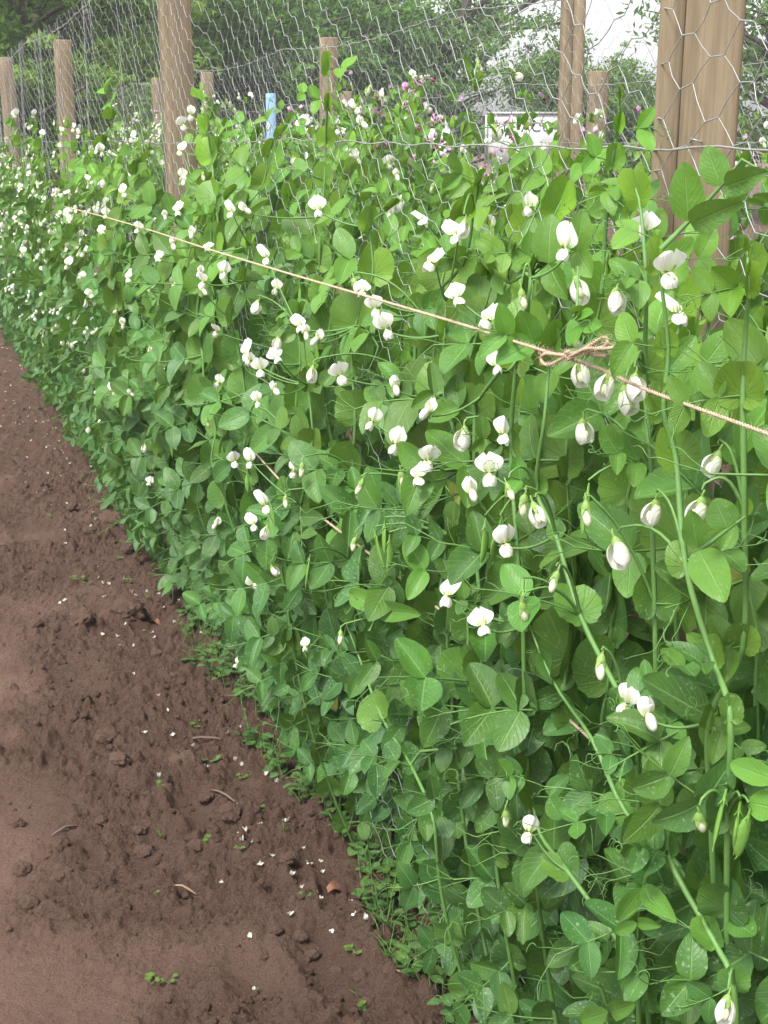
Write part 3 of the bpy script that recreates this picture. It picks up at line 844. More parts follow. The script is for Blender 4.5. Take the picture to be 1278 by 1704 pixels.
# the ones that can be told apart in the photograph, traced node by node: (px, py, size in px) from the top down
HERO = [
    (.63, [(1243, 418, 26), (1246, 478, 46), (1240, 560, 0), (1236, 658, 55), (1238, 850, 26), (1236, 1075, 46), (1180, 1200, 40)], 'sturdy pea plant with a thick pale stem crossing the twine at the picture edge'),
    (.66, [(1040, 300, 24), (1063, 331, 60), (1075, 470, 30), (1073, 622, 58), (1082, 785, 50), (1089, 1004, 70), (1092, 1180, 40)], 'pea plant with a huge notched leaf disc below the stout cracked post'),
    (.60, [(1092, 400, 24), (1096, 440, 44), (1112, 580, 38), (1104, 684, 48), (1125, 765, 56), (1141, 942, 50), (1187, 1100, 46), (1215, 1190, 40)], 'pea plant with two open white flowers in front of the cracked post'),
    (.64, [(853, 420, 22), (846, 470, 36), (883, 462, 0), (861, 595, 60), (850, 745, 40), (860, 900, 44), (870, 1040, 30)], 'pea plant with rolled young leaves just above the twine, left of the bow'),
    (.67, [(905, 440, 26), (883, 462, 56), (870, 560, 0), (800, 660, 0), (790, 690, 52), (790, 890, 50), (800, 1010, 34)], 'tall pea plant whose leaf stands like a green hand above the twine'),
    (.62, [(960, 520, 22), (919, 583, 62), (906, 700, 0), (893, 815, 30), (925, 890, 24), (965, 1023, 64), (1042, 1180, 44), (1060, 1260, 30)], 'pea plant with a large round leaf touched by the bow of the twine'),
    (.66, [(742, 500, 0), (740, 556, 26), (738, 654, 72), (771, 779, 60), (760, 900, 40), (745, 1040, 34)], 'pea plant with wide dark leaf discs under the middle of the twine'),
    (.66, [(850, 960, 0), (916, 1125, 52), (985, 1230, 0), (1042, 1353, 58), (1150, 1470, 40)], 'pea plant with one big disc leaf low in the hedge and a slanting stem'),
    (.62, [(1060, 1200, 22), (1072, 1240, 44), (1110, 1300, 0), (1130, 1345, 30), (1110, 1418, 40), (1187, 1564, 54), (1220, 1640, 40)], 'pea plant with light green wing like leaves close to the lower picture edge'),
    (.64, [(880, 1290, 22), (885, 1325, 50), (900, 1390, 0), (944, 1449, 54), (1026, 1564, 30), (1060, 1640, 30)], 'low pea plant with a bright folded leaf and one white flower beneath it'),
    (.68, [(565, 1010, 22), (593, 1081, 32), (634, 1190, 52), (685, 1276, 46), (720, 1360, 34)], 'pea plant leaning over the soil edge, lone white flower on a long stalk'),
    (.70, [(800, 300, 24), (790, 340, 48), (770, 440, 40), (700, 520, 36), (690, 640, 34)], 'pea plant with a big sunlit leaf cluster above the twine in mid hedge'),
    (.72, [(335, 165, 26), (345, 215, 30), (352, 262, 36), (358, 330, 34), (366, 400, 30)], 'tall pea plant climbing beside the second near post, top above the hedge'),
    (.80, [(547, 115, 26), (545, 175, 24), (542, 235, 26), (540, 300, 30), (535, 360, 30)], 'lone pea shoot reaching up the net in front of the mid picture post'),
    (.78, [(1030, 165, 28), (1028, 215, 30), (1018, 270, 32), (1010, 350, 36)], 'pea shoot with a tuft of narrow young pods left of the stout post'),
    (.70, [(190, 195, 24), (175, 240, 28), (180, 300, 30), (190, 370, 28)], 'bushy pea plant standing above the hedge line left of the second near post'),
    (.66, [(505, 560, 22), (512, 640, 34), (520, 740, 36), (500, 840, 38), (470, 930, 34)], 'pea plant with a long drooping leaf in the middle of the left hedge face'),
]
for pv, pts, lab in HERO:
    rng = random.Random(len(PLANTS) + 50)
    P = [at_p(px, py, pv + rng.uniform(-.008, .008)) for px, py, s in pts][::-1]
    S_ = [s * 1.0 for px, py, s in pts][::-1]
    S_ = [s * float(q[1]) / 2285 for s, q in zip(S_, P)]
    low = P[0]; t0 = float(low.dot(U)); z = float(low[2]) 
    nds, szs = [W(t0 + rng.uniform(-.03, .12), .84, -.01)], [0]
    nlow = max(1, int(z / .09))
    for k in range(1, nlow):
        q = k / nlow; nds.append(nds[0] * (1 - q) + low * q - N * .03 * math.sin(q * 3.1)); szs.append(.036)
    nds += P; szs += S_
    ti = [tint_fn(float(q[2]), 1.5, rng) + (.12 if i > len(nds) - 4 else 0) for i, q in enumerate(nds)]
    def hf(i, rng=rng): return nrm(-N * .55 - U * .9 + Z * .38 + np.array([rng.uniform(-1, 1), rng.uniform(-1, 1), rng.uniform(-.5, .5)]) * .16)
    d = stash(nds, szs, hf, rng, ti, .0031, .7, True); d['label'] = lab
# the run of the mill near plants
t = .42; k = 0
while t < 4.3:
    rng = random.Random(900 + k)
    front = k % 3 != 2
    top = rng.uniform(1.30, 1.50 if t < 2.6 else 1.58) if not front else rng.choice((rng.uniform(.7, 1.2), rng.uniform(1.25, 1.48 if t < 2.6 else 1.54)))
    nd_ = spine(t, edge_p(t) + rng.uniform(.03, .12), top, rng, front)
    n = len(nd_)
    sz = [0] + [rng.uniform(.042, .064) * (.6 + .4 * min(1, i / 4)) * (1 if i < n - 3 else (.85, .65, .45)[i - n + 3]) for i in range(1, n)]
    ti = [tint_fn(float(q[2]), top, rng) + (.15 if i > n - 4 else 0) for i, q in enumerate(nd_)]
    stash(nd_, sz, face_fn(rng), rng, ti, rng.uniform(.0024, .0034), .68, False, rng.choice((0, 0, 1, 1)), rng.choice((0, 0, 1, 2)))
    t += rng.uniform(.034, .050); k += 1

# flowers read off the photograph: open (o), drooping (d), half open (h), bud (b)
FLOWERS = """318 190 o 303 207 o 300 250 o 304 293 o 307 302 d 529 348 o 383 352 d 409 350 h 296 350 o 275 360 h 346 412 o 441 428 o 286 408 h 265 430 o
372 453 d 339 468 o 338 484 h 460 480 o 247 480 o 214 462 o 603 483 o 590 470 b 624 512 o 642 546 d 428 504 d 497 542 o 509 555 h 528 565 d 463 564 d 409 588 o 416 598 d
460 595 o 433 614 d 520 615 d 566 623 d 456 650 d 250 580 d 364 636 o 188 650 o 217 655 h 428 667 o 620 700 o 657 645 d 658 738 d 712 685 d 712 765 d 697 793 o
773 718 d 836 722 o 815 785 d 785 820 d 826 608 o 389 767 o 415 767 o 489 782 o 503 776 b 249 803 o 241 742 d 440 840 d 475 830 b 421 872 d 443 880 d 453 945 d
420 972 o 508 1075 o 395 1104 o 567 1055 b 601 805 b 745 990 o 803 1040 o 840 903 o 890 845 d 846 812 b 872 832 b 719 437 o 755 390 o 772 372 d 702 366 o 760 494 o
812 532 o 940 411 o 1068 382 o 1113 450 o 1125 520 o 965 607 d 1012 628 d 1055 632 d 1040 652 d 1091 840 d 1167 837 d 1027 905 d 970 705 d 1042 1168 o 1078 1192 h
1163 1360 b 880 1383 o 842 1355 b 1210 1665 d 1193 760 d 883 343 o 1024 489 d 960 470 d 868 490 b 170 385 o 150 300 o 125 350 h 230 380 o 205 320 o 320 390 h 205 540 d
360 550 d 345 700 b 590 900 b 668 790 b 975 845 b 925 960 b 870 1010 b 1000 1100 b 135 460 o 80 470 o 100 520 o 60 420 o 150 490 d""".split()
FLOWERS = [(int(FLOWERS[i]), int(FLOWERS[i + 1]), {'o': 'open', 'd': 'droop', 'h': 'half', 'b': 'bud'}[FLOWERS[i + 2]]) for i in range(0, len(FLOWERS), 3)]
PODL = [(807, 905), (832, 905), (640, 905), (625, 920), (648, 930), (1245, 1390), (1230, 1380), (665, 830), (978, 850), (515, 960), (870, 1010), (1205, 1360), (450, 870)]

# occlusion test against the leaves built so far, so a flower hangs outside the leaves as it does in the photograph
from mathutils.bvhtree import BVHTree
VV, FF, nb = [], [], 0
for d in PLANTS:
    lb = d['lb']
    if lb.n == 0: continue
    VV.append(np.concatenate(lb.v) + d['org'])
    for f in lb.f: FF += (f + nb).tolist()
    nb += lb.n
bvh = BVHTree.FromPolygons([tuple(v) for v in np.concatenate(VV)], FF)
def free_pos(px, py, maxout=.16):
    v = ray(px, py); P = at_hedge(px, py, -.03); dist = np.linalg.norm(P - CAM)
    hit = bvh.ray_cast(Vector(CAM), Vector(v), dist + .1)
    if hit[0] is not None and hit[3] < dist + .02:
        dist = max(dist - maxout, hit[3] - .022)
    return CAM + v * dist
for px, py, kind in FLOWERS:
    if kind == 'droop' and py < 950 and px < 1000 and not (600 < py < 660 and px > 950) and R.random() < .6: kind = R.choice(('open', 'half'))
    P = free_pos(px, py)
    best, bd = None, 1e9
    for d in PLANTS:
        for j, q in enumerate(d['nodes'][2:], 2):
            if d['wantf'] < -9: continue
            dd = np.linalg.norm((q - P) * np.array([1, 1, .8])) + (.05 if q[2] > P[2] + .02 else 0) + (0 if d['hero'] else .02)
            if dd < bd: bd, best, bj = dd, d, j
    if bd > .30:
        continue
    base = best['nodes'][bj] - best['org']; L = P - best['org']
    hang = kind in ('droop', 'bud')
    off = Z * .011 if hang else N * .006 - Z * .006
    e = L + off
    pts = curve_pts(base, e, .018 if hang else -.006, 9)
    if hang: pts[-1] = e; pts[-2] = e + Z * .006 + (base - e) * .05
    tube(best['sb'], pts, np.linspace(.0019, .0012, 9), 4, tint=.7)
    best['fl'].append((L, kind, yaw_cam(P) + R.uniform(-.85, .85)))
for px, py in PODL:
    P = free_pos(px, py - 30); best, bd = None, 1e9
    for d in PLANTS:
        for j, q in enumerate(d['nodes'][2:], 2):
            dd = np.linalg.norm(q - P)
            if dd < bd: bd, best, bj = dd, d, j
    base = best['nodes'][bj] - best['org']; L = P - best['org']
    tube(best['sb'], curve_pts(base, L + Z * .012, .012, 7), np.linspace(.0018, .0012, 7), 4, tint=.7)
    best['pods'].append((L, R.uniform(0, 3), R.uniform(-.2, .2), 1.0))

# a few compound leaves that stand out
def lone_leaflets(d, c_px, p, specs, stem_to):
    c0 = at_p(c_px[0], c_px[1], p); prev = None
    pts = [at_p(x, y, p + .01 * i) for i, (x, y) in enumerate(stem_to)]
    tube(d['sb'], [q - d['org'] for q in pts], np.linspace(.0026, .0010, len(pts)), 5, tint=.6)
    for (bx, by), (tx, ty), wd, ti in specs:
        b, e = at_p(bx, by, p), at_p(tx, ty, p - .008)
        L = np.linalg.norm(e - b)
        m = nrm(CAM - b)
        wide = (wd * b[1] / 2285) / (L * .66)
        leaflet(d['lb'], b - d['org'], nrm(e - b), m, L, .22, .05, ti, R, 1, wide)
lone_leaflets(PLANTS[2], (1148, 367), .585, [((1145, 368), (1139, 270), 58, .75), ((1151, 372), (1228, 338), 50, .55), ((1199, 309), (1176, 243), 50, .55), ((1205, 311), (1272, 287), 44, .45)],
              [(1100, 415), (1125, 390), (1148, 367), (1200, 310), (1235, 265), (1278, 290)])
lone_leaflets(PLANTS[8], (1068, 1480), .60, [((1067, 1478), (1026, 1534), 36, .6), ((1070, 1478), (1122, 1532), 42, .62), ((1061, 1536), (1020, 1553), 26, .65), ((1063, 1536), (1096, 1540), 24, .65)],
              [(1110, 1418), (1075, 1460), (1066, 1500), (1060, 1570), (1059, 1610), (1066, 1648)])
lone_leaflets(PLANTS[2], (1164, 917), .59, [((1163, 916), (1206, 998), 70, .6), ((1160, 912), (1150, 850), 46, .4), ((1211, 879), (1190, 830), 60, .45)], [(1146, 935), (1164, 917), (1212, 880), (1240, 860)])
lone_leaflets(PLANTS[10], (633, 1014), .64, [((632, 1012), (576, 985), 40, .72), ((634, 1016), (692, 1022), 38, .66)], [(615, 1050), (625, 1030), (640, 990), (650, 930), (690, 870)])
lone_leaflets(PLANTS[6], (756, 1245), .64, [((756, 1244), (722, 1190), 44, .30), ((758, 1248), (732, 1298), 42, .36)], [(685, 1270), (700, 1250), (757, 1245), (800, 1252), (870, 1262)])
lone_leaflets(PLANTS[8], (1278, 1300), .60, [((1292, 1300), (1212, 1268), 50, .75), ((1292, 1345), (1243, 1335), 60, .78)], [(1300, 1360), (1292, 1320), (1286, 1270)])
lone_leaflets(PLANTS[9], (1010, 1690), .62, [((1012, 1685), (962, 1700), 44, .6), ((1016, 1685), (1052, 1672), 38, .6)], [(1000, 1640), (1012, 1680), (1016, 1720)])

FENCE_NAMES = ['before the stout post', 'just past the stout post', 'between two posts', 'short of the second post', 'level with the second post']
num = ['no', 'one', 'two', 'three', 'four', 'five', 'six', 'seven', 'eight', 'nine', 'ten', 'many']
def count_words(nf, npod):
    a = f"{num[min(nf, 11)]} white flower{'' if nf == 1 else 's'}"
    if npod: a += f" and {num[min(npod, 11)]} pod{'' if npod == 1 else 's'}"
    return a
for d in PLANTS:
    t = float(d['org'].dot(U)); top = max(q[2] for q in d['nodes'])
    root = empty('pea_plant', d['org'])
    for c, dd, m, sgn, i in d['mounts']:
        if i < len(d['nodes']) * .35: continue
        if len(d['fl']) < 12 and t > 2.4 and R.random() < .07 * d['wantf'] * (1 if t > 2 else .4):
            e = c + nrm(m * .8 + nrm(np.cross(dd, m)) * sgn * .7 + Z * .6) * R.uniform(.04, .08)
            tube(d['sb'], curve_pts(c, e + Z * .01, .008, 6), .0013, 4, tint=.7)
            d['fl'].append((e, R.choice(('open', 'droop', 'half', 'bud')), yaw_cam(d['org']) + R.uniform(-1, 1)))
        elif R.random() < .04 * d['wantp']:
            e = c + nrm(m * .8 + nrm(np.cross(dd, m)) * sgn * .7 + Z * .2) * R.uniform(.03, .05)
            tube(d['sb'], curve_pts(c, e + Z * .01, .01, 6), .0013, 4, tint=.7)
            d['pods'].append((e, R.uniform(0, 3), R.uniform(-.2, .2), R.uniform(.7, 1)))
    d['sb'].build('stem', [M_STEM], root); d['lb'].build('foliage', [M_STIP, M_LEAF, M_YEL], root)
    for L, kind, yaw in d['fl']: add_flower(root, L, kind, yaw)
    for L, yaw, tilt, sc in d['pods']: add_pod(root, L, yaw, tilt, sc * .78)
    where = FENCE_NAMES[0 if t < 1.2 else 1 if t < 1.9 else 2 if t < 3.2 else 3 if t < 4.0 else 4]
    hgt = 'tall' if top > 1.35 else 'middling' if top > 1.05 else 'low'
    lab = d.get('label') or f"{hgt} pea plant with {count_words(len(d['fl']), len(d['pods']))}, {where}"
    tag(root, lab, 'pea plant', 'white flowered pea plants of the near row')

# ------------------------------------------------------------------ farther plants share a few meshes
def far_variant(seed, top, kindset, nflow, ex=.75, out=.16):
    rng = random.Random(seed)
    nodes = [np.zeros(3)]; z = 0; ph = rng.uniform(0, 6)
    while z < top:
        z += rng.uniform(.075, .10)
        nodes.append(np.array([-out * math.sin(min(1, z / 1.1) * 1.6) * (1 if z < 1.2 else .8) + rng.uniform(-.02, .02), .03 * math.sin(z * 6 + ph) + rng.uniform(-.015, .015), z]))
    n = len(nodes)
    sz = [0] + [rng.uniform(.044, .064) * (1 if i < n - 3 else (.85, .65, .45)[i - n + 3]) for i in range(1, n)]
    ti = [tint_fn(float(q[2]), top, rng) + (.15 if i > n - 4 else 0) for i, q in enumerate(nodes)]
    ff = lambda i: nrm(np.array([-1, -.5, .4]) + np.array([rng.uniform(-1, 1), rng.uniform(-1, 1), rng.uniform(-.6, .6)]) * .5)
    sb, lb, mounts = grow(nodes, sz, ff, rng, ti, .0026, leafp=.75)
    fl = []
    ms = [m for m in mounts if m[4] > n * .28]
    for j in range(nflow):
        c, dd, m, sgn, i = ms[min(len(ms) - 1, int(len(ms) * (rng.random() ** ex)))]
        e = c + nrm(m * .9 + nrm(np.cross(dd, m)) * rng.choice((-1, 1)) * .7 + Z * .5) * rng.uniform(.05, .09)
        tube(sb, curve_pts(c, e, .008, 5), .0013, 3, tint=.7)
        fl.append((e, rng.choice(kindset), rng.uniform(-1.3, 1.3)))
    root = empty('far_pea', (0, 0, 0))
    a = sb.mesh('stem', [M_STEM]); b = lb.mesh('foliage', [M_STIP, M_LEAF, M_YEL])
    bpy.data.objects.remove(root)
    return a, b, fl
def place_far(variant, name, P, rz, sc, label, group, cat, purple=False, mirror=False):
    a, b, fl = variant
    r = empty(name, P, rz); r.scale = (sc, -sc if mirror else sc, sc)
    for nm, me in (('stem', a), ('foliage', b)):
        o = bpy.data.objects.new(nm, me); col.objects.link(o); o.parent = r
    for e, kind, yw in fl:
        add_flower(r, e, kind, yw + 1.57 + .5, far=True, purple=purple and kind != 'bud', sc=1.0 if purple else 1.12)
    tag(r, label, cat, group)
KS = ('open', 'open', 'open', 'half', 'droop', 'droop', 'bud')
VAR = [far_variant(300 + i, R.uniform(1.0, 1.5), KS, 5 + i % 5) for i in range(12)]
VARF = [far_variant(340 + i, R.uniform(1.15, 1.5), KS, 11 + i % 4) for i in range(6)]
t = 4.2; k = 0
while t < 13.6:
    zone = 'between the second and third near posts' if t < 6.6 else 'between the third and fourth near posts' if t < 9.4 else 'beyond the fourth near post'
    many = t > 6.5
    v = R.choice(VARF if many and R.random() < .75 else VAR)
    front = k % 3 != 2
    P = W(t, edge_p(t) + (R.uniform(.02, .07) if front else R.uniform(.12, .22)), 0)
    place_far(v, 'pea_plant', P, A + R.uniform(-.35, .35), R.uniform(.88, 1.06), f"pea plant with {'crowded small' if many else 'scattered'} white flowers, {zone}",
              'white flowered pea plants of the near row', 'pea plant', mirror=k % 2 == 0)
    t += R.uniform(.07, .10) * (1 if t < 8 else 1.3); k += 1
VP = [far_variant(500 + i, R.uniform(1.48, 1.66), KS[:5], 7, ex=.22, out=.05) for i in range(7)]
t = 1.6; k = 0
while t < 14.5:
    pur = R.random() < (.5 if t < 3 else .8 if t < 7 else .25)
    zn = 'close behind the stout post' if t < 4 else 'by the cracked middle post' if t < 6 else 'between the middle fence posts' if t < 9 else 'far down the middle row'
    place_far(R.choice(VP), 'purple_pea_plant' if pur else 'pea_plant', W(t, P2 + R.uniform(-.22, .12), 0), R.uniform(0, 6.28), R.uniform(.94, 1.08) * (.95 if t < 5.6 else 1.03),
              f"pea plant with {'purple and maroon' if pur else 'white'} flowers in the middle row, {zn}", 'pea plants of the middle row', 'pea plant', purple=pur)
    t += R.uniform(.08, .14) * (1 if t < 7 else 1.6); k += 1
VB = [far_variant(620 + i, R.uniform(1.38, 1.53), KS, 5, ex=.4, out=.02) for i in range(7)]
t = 1.35
while t < 8:
    zn = 'near the stout post' if t < 3 else 'past the stout post' if t < 5 else 'by the second and third posts'
    place_far(R.choice(VB), 'pea_plant', W(t, R.uniform(.98, 1.26), 0), A + math.pi + R.uniform(-1.2, 1.2), R.uniform(.92, 1.04),
              f"pea plant climbing the rear side of the near netting, {zn}", 'white flowered pea plants behind the near netting', 'pea plant', mirror=R.random() < .5)
    t += R.uniform(.085, .135) * (1 if t < 4 else 1.3)
t = 3.6
while t < 16:
    pur = R.random() < (.85 if t < 12 else .3)
    zn = 'behind the notice board side' if t < 9 else 'far along it'
    place_far(R.choice(VP), 'purple_pea_plant' if pur else 'pea_plant', W(t, P3 + R.uniform(-.2, .15), 0), R.uniform(0, 6.28), R.uniform(.9, 1.04) * (.89 if 7 < t < 9.4 else 1),
              f"pea plant with {'purple' if pur else 'white'} flowers in the third row, {zn}", 'pea plants of the far row', 'pea plant', purple=pur)
    t += R.uniform(.15, .25)

# ------------------------------------------------------------------ twine
def rope(mb, pts, r, pitch=.0075, strands=2):
    P = np.asarray(pts, float)
    d = np.concatenate([[0], np.cumsum(np.linalg.norm(np.diff(P, axis=0), axis=1))]); L = d[-1]
    n = max(8, int(L / .0016)); n = min(n, 2600)
    s_ = np.linspace(0, L, n); Q = np.stack([np.interp(s_, d, P[:, i]) for i in range(3)], 1)
    T = np.gradient(Q, axis=0); T /= np.maximum(np.linalg.norm(T, axis=1, keepdims=True), 1e-9)
    a = np.cross(T, Z + .01 * N); a /= np.linalg.norm(a, axis=1, keepdims=True); b = np.cross(T, a)
    for k in range(strands):
        th = 2 * math.pi * (s_ / pitch + k / strands)
        C = Q + r * .55 * (np.cos(th)[:, None] * a + np.sin(th)[:, None] * b)
        tube(mb, C, r * .62, 5)
def fuzz(mb, pts, n, r, rng):
    for _ in range(n):
        i = rng.randrange(len(pts) - 1); q = rng.random(); c = pts[i] * (1 - q) + pts[i + 1] * q
        d = nrm([rng.uniform(-1, 1) for _ in range(3)]); tube(mb, [c, c + d * r * 2.2, c + d * r * 2.6 + nrm([rng.uniform(-1, 1) for _ in range(3)]) * r * 1.8], [.00022, .00018, .0001], 3)
tw_px = [(1420, 782), (1278, 722), (1080, 650), (1000, 614), (925, 590), (850, 566), (760, 537), (600, 490), (470, 452), (345, 414), (240, 380), (170, 360), (108, 344)]
tp = []
for x, y in tw_px:
    P = at_p(x, y, .585); tp.append(P)
org = np.array([tp[4][0], tp[4][1], 0])
tw = empty('garden_twine', org)
main = smooth_pts([q - org for q in tp])
mb = MB(); rope(mb, main, .0016); fuzz(mb, main[:45], 420, .0021, R); mb.build('cord', [M_TWINE], tw)
kb = MB()
def kn(x, y, dp=0): return at_p(x, y, .580 + dp) - org
loops = [[(942, 592), (925, 602), (912, 607), (903, 603), (901, 594), (910, 588), (930, 590), (950, 592)],
         [(945, 592), (965, 584), (985, 572), (1000, 563), (1009, 563), (1011, 570), (1004, 577), (985, 582), (962, 588), (948, 593)],
         [(950, 592), (975, 580), (995, 580), (1015, 579), (1032, 575)],
         [(948, 594), (970, 586), (990, 590), (1012, 592)],
         [(940, 589), (946, 597), (953, 593), (949, 585), (941, 588), (945, 597), (954, 595)]]
for i, L in enumerate(loops):
    pp = smooth_pts([kn(x, y, -.003 * (i % 3) + .0015 * math.sin(j * 2.0 + i)) for j, (x, y) in enumerate(L)])
    rope(kb, pp, .0017); fuzz(kb, pp, 60, .0021, R)
kb.build('bow', [M_TWINE], tw)
tag(tw, 'taut jute twine tied in a bow, holding back the pea row', 'twine')
lo = [W(t_, .70 + .01 * math.sin(t_ * 5), .84 + .004 * math.sin(t_ * 7)) for t_ in np.arange(1.0, 6.5, .25)]
org2 = np.array([lo[4][0], lo[4][1], 0]); tw2 = empty('garden_twine', org2)
mb = MB(); rope(mb, [q - org2 for q in lo], .0021); mb.build('cord', [M_TWINE], tw2)
tag(tw2, 'lower line of twine mostly buried among the pea leaves', 'twine')

# ------------------------------------------------------------------ notice board and white panel behind
def local_frame(px, D, yaw):
    P = at_depth(px, CY - math.tan(TH) * F_PX, D); return P
D = 15.0
B = local_frame(878, D, 0)
bd = empty('notice_board', (B[0], B[1], 0), math.radians(-4))
k_ = D / 2285
mb = MB(); top = H_EYE + 45 * k_; hb = .55
box(mb, (0, 0, top - hb / 2), (138 * k_, .02, hb)); mb.build('panel', [M_BOARD], bd, False)
mb = MB()
for (c, sz) in (((0, -.012, top - .012), (138 * k_ + .03, .03, .03)), ((-69 * k_, -.012, top - hb / 2), (.03, .03, hb)), ((69 * k_, -.012, top - hb / 2), (.03, .03, hb))):
    box(mb, c, sz)
mb.build('frame', [M_STEEL], bd, False)
for sx in (-1, 1):
    mb = MB(); box(mb, (sx * 55 * k_, .03, (top - .03) / 2), (.05, .05, top - .03)); mb.build('leg', [M_STEEL], bd, False)
tc_ = bpy.data.curves.new('lettering', 'FONT'); tc_.body = 'TE ACC'; tc_.size = .155; tc_.extrude = .001; tc_.space_character = 1.05
to = bpy.data.objects.new('lettering', tc_); col.objects.link(to)
dg = bpy.context.evaluated_depsgraph_get(); me = bpy.data.meshes.new_from_object(to.evaluated_get(dg)); bpy.data.objects.remove(to)
me.materials.clear(); me.materials.append(M_INK)
to = bpy.data.objects.new('lettering', me); col.objects.link(to); to.parent = bd
to.rotation_euler = (math.radians(90), 0, 0); to.location = ((832 - 878) * k_, -.014, top - .205)
tag(bd, 'pale notice board with dark lettering TE ACC standing behind purple flowered peas', 'notice board')
B = local_frame(728, 16, 0); k_ = 16 / 2285
vn = empty('white_panel', (B[0], B[1], 0)); mb = MB()
box(mb, (0, 0, H_EYE - .12), (40 * k_, .03, .5)); mb.build('sheet', [simple('white_sheet', (.8, .8, .8), (.85, .85, .85), 3)], vn, False)
mb = MB()
for sx in (-1, 1): box(mb, (sx * 15 * k_, .04, .9), (.04, .04, 1.7))
mb.build('support', [M_STEEL], vn, False)
tag(vn, 'blank white panel glimpsed through pea tops left of the notice board', 'panel')

# ------------------------------------------------------------------ trees behind
def make_tree(seed, h, spread, nleaf, leafm, base=.25):
    rng = random.Random(seed); nr = np.random.RandomState(seed)
    tb = MB(); tips = []
    def limb(p, d, L, r, depth):
        n = 6; pts = [p]; dd = nrm(d)
        for k in range(n):
            dd = nrm(dd + np.array([rng.uniform(-1, 1), rng.uniform(-1, 1), rng.uniform(-.3, .6)]) * .16); pts.append(pts[-1] + dd * L / n)
        tube(tb, pts, np.linspace(r, r * .5, n + 1), 6 if depth < 2 else 4)
        if depth >= 3: tips.append((pts[-1], L)); tips.append((pts[3], L)); return
        nb = 4 if depth else 7
        for k in range(nb):
            q = rng.uniform(.35, 1) if depth else rng.uniform(.22, 1)
            b = pts[min(n, int(q * n))]; an = rng.uniform(0, 6.28)
            sd = np.array([math.cos(an), math.sin(an), rng.uniform(-.15, .7)])
            limb(b, nrm(sd + dd * .35), L * rng.uniform(.48, .68) * (spread if depth == 0 else 1), r * .5, depth + 1)
        tips.append((pts[-1], L * .6))
    limb(np.array([0, 0, -.1]), Z, h * .62, h * .022, 0)
    # hanging lower boughs
    for _ in range(90):
        an = rng.uniform(0, 6.28); rr = rng.uniform(.6, 2.9) * spread; zz = rng.uniform(1.3, h * .55); e = np.array([math.cos(an) * rr, math.sin(an) * rr, zz])
        st_ = np.array([0, 0, max(.8, zz - rr * .35)]); tube(tb, curve_pts(st_, e, .15, 6), np.linspace(h * .006, .008, 6), 4); tips.append((e, 1)); tips.append((e * .8 + st_ * .2, 1))
    C = np.array([t_[0] for t_ in tips]); k = len(C)
    pick = nr.randint(0, k, nleaf)
    ctr = C[pick]
    clump = nr.uniform(.2, .62, k)[pick]
    off = nr.normal(0, 1, (nleaf, 3)); off /= np.linalg.norm(off, axis=1, keepdims=True); off *= (nr.uniform(0, 1, nleaf) ** .5 * clump)[:, None]; off[:, 2] *= .55
    c = ctr + off; c[:, 2] = np.maximum(c[:, 2], .5)
    nm = nr.normal(0, 1, (nleaf, 3)) + np.array([0, 0, .9]); nm /= np.linalg.norm(nm, axis=1, keepdims=True)
    a = np.cross(nm, nr.normal(0, 1, (nleaf, 3))); a /= np.linalg.norm(a, axis=1, keepdims=True); b = np.cross(nm, a)
    L = nr.uniform(.055, .10, nleaf)[:, None]; wv = L * .36
    V = np.stack([c - a * L, c - b * wv - nm * .01, c + a * L, c + b * wv - nm * .01], 1).reshape(-1, 3)
    F = np.arange(nleaf * 4).reshape(-1, 4)
    tn = np.repeat(np.clip(nr.uniform(0, 1, k)[pick] * .7 + nr.uniform(0, .3, nleaf), 0, 1), 4)
    lb = MB(); lb.add(V, F, np.tile([[.3, .5], [.6, .2], [.3, .5], [.6, .8]], (nleaf, 1)), 0, tn)
    return tb.mesh('trunk', [M_BARK]), lb.mesh('crown', [leafm], smooth=False)
TR = [make_tree(21, 8.5, 1.0, 17000, M_TREE), make_tree(22, 7.0, 1.15, 16000, M_TREE), make_tree(23, 8.0, 1.0, 44000, M_TREE2), make_tree(25, 5.2, 1.1, 20000, M_TREE)]
def place_tree(k, px, D, sc, rz, label):
    P = at_depth(px, CY - math.tan(TH) * F_PX, D); r = empty('tree', (P[0], P[1], 0), rz); r.scale = (sc,) * 3
    for nm, me in zip(('trunk', 'crown'), TR[k]):
        o = bpy.data.objects.new(nm, me); col.objects.link(o); o.parent = r
    tag(r, label, 'tree', 'trees beyond the pea rows')
place_tree(2, -40, 22, 1.0, .3, 'light green leafy tree at the left edge beyond the net')
place_tree(2, 60, 19, .8, 4.3, 'light green tree whose lower boughs hang behind the two leftmost near posts')
place_tree(2, 170, 24, .9, 2.1, 'light green tree with rounded clumps above the third near post')
place_tree(0, 240, 31, 1.2, 1.0, 'darker tree showing sky specks behind the top wire at left')
place_tree(1, 380, 27, 1.1, 4.0, 'dark bushy tree right of the second near post')
place_tree(0, 500, 30, 1.15, 5.1, 'dense dark tree behind the mid picture post')
place_tree(1, 560, 29, 1.0, .9, 'dark tree with a ragged crown between the middle fence posts')
place_tree(0, 730, 29, .88, 2.7, 'tall dark tree left of the bright gap of sky')
place_tree(1, 985, 30, .60, 2.0, 'small round crowned tree seen on both sides of the cracked middle post')
place_tree(3, 1040, 27, .78, 1.3, 'open crowned tree with white sky between it and the stout post')
place_tree(0, 1330, 26, 1.1, 3.3, 'dark tree cut by the right edge beside the stout post')
place_tree(1, 120, 34, 1.2, 5.9, 'distant dark tree filling the gap behind the light green trees')
place_tree(3, 420, 33, 1.1, 5.2, 'low dark tree behind the blue wrapped post')

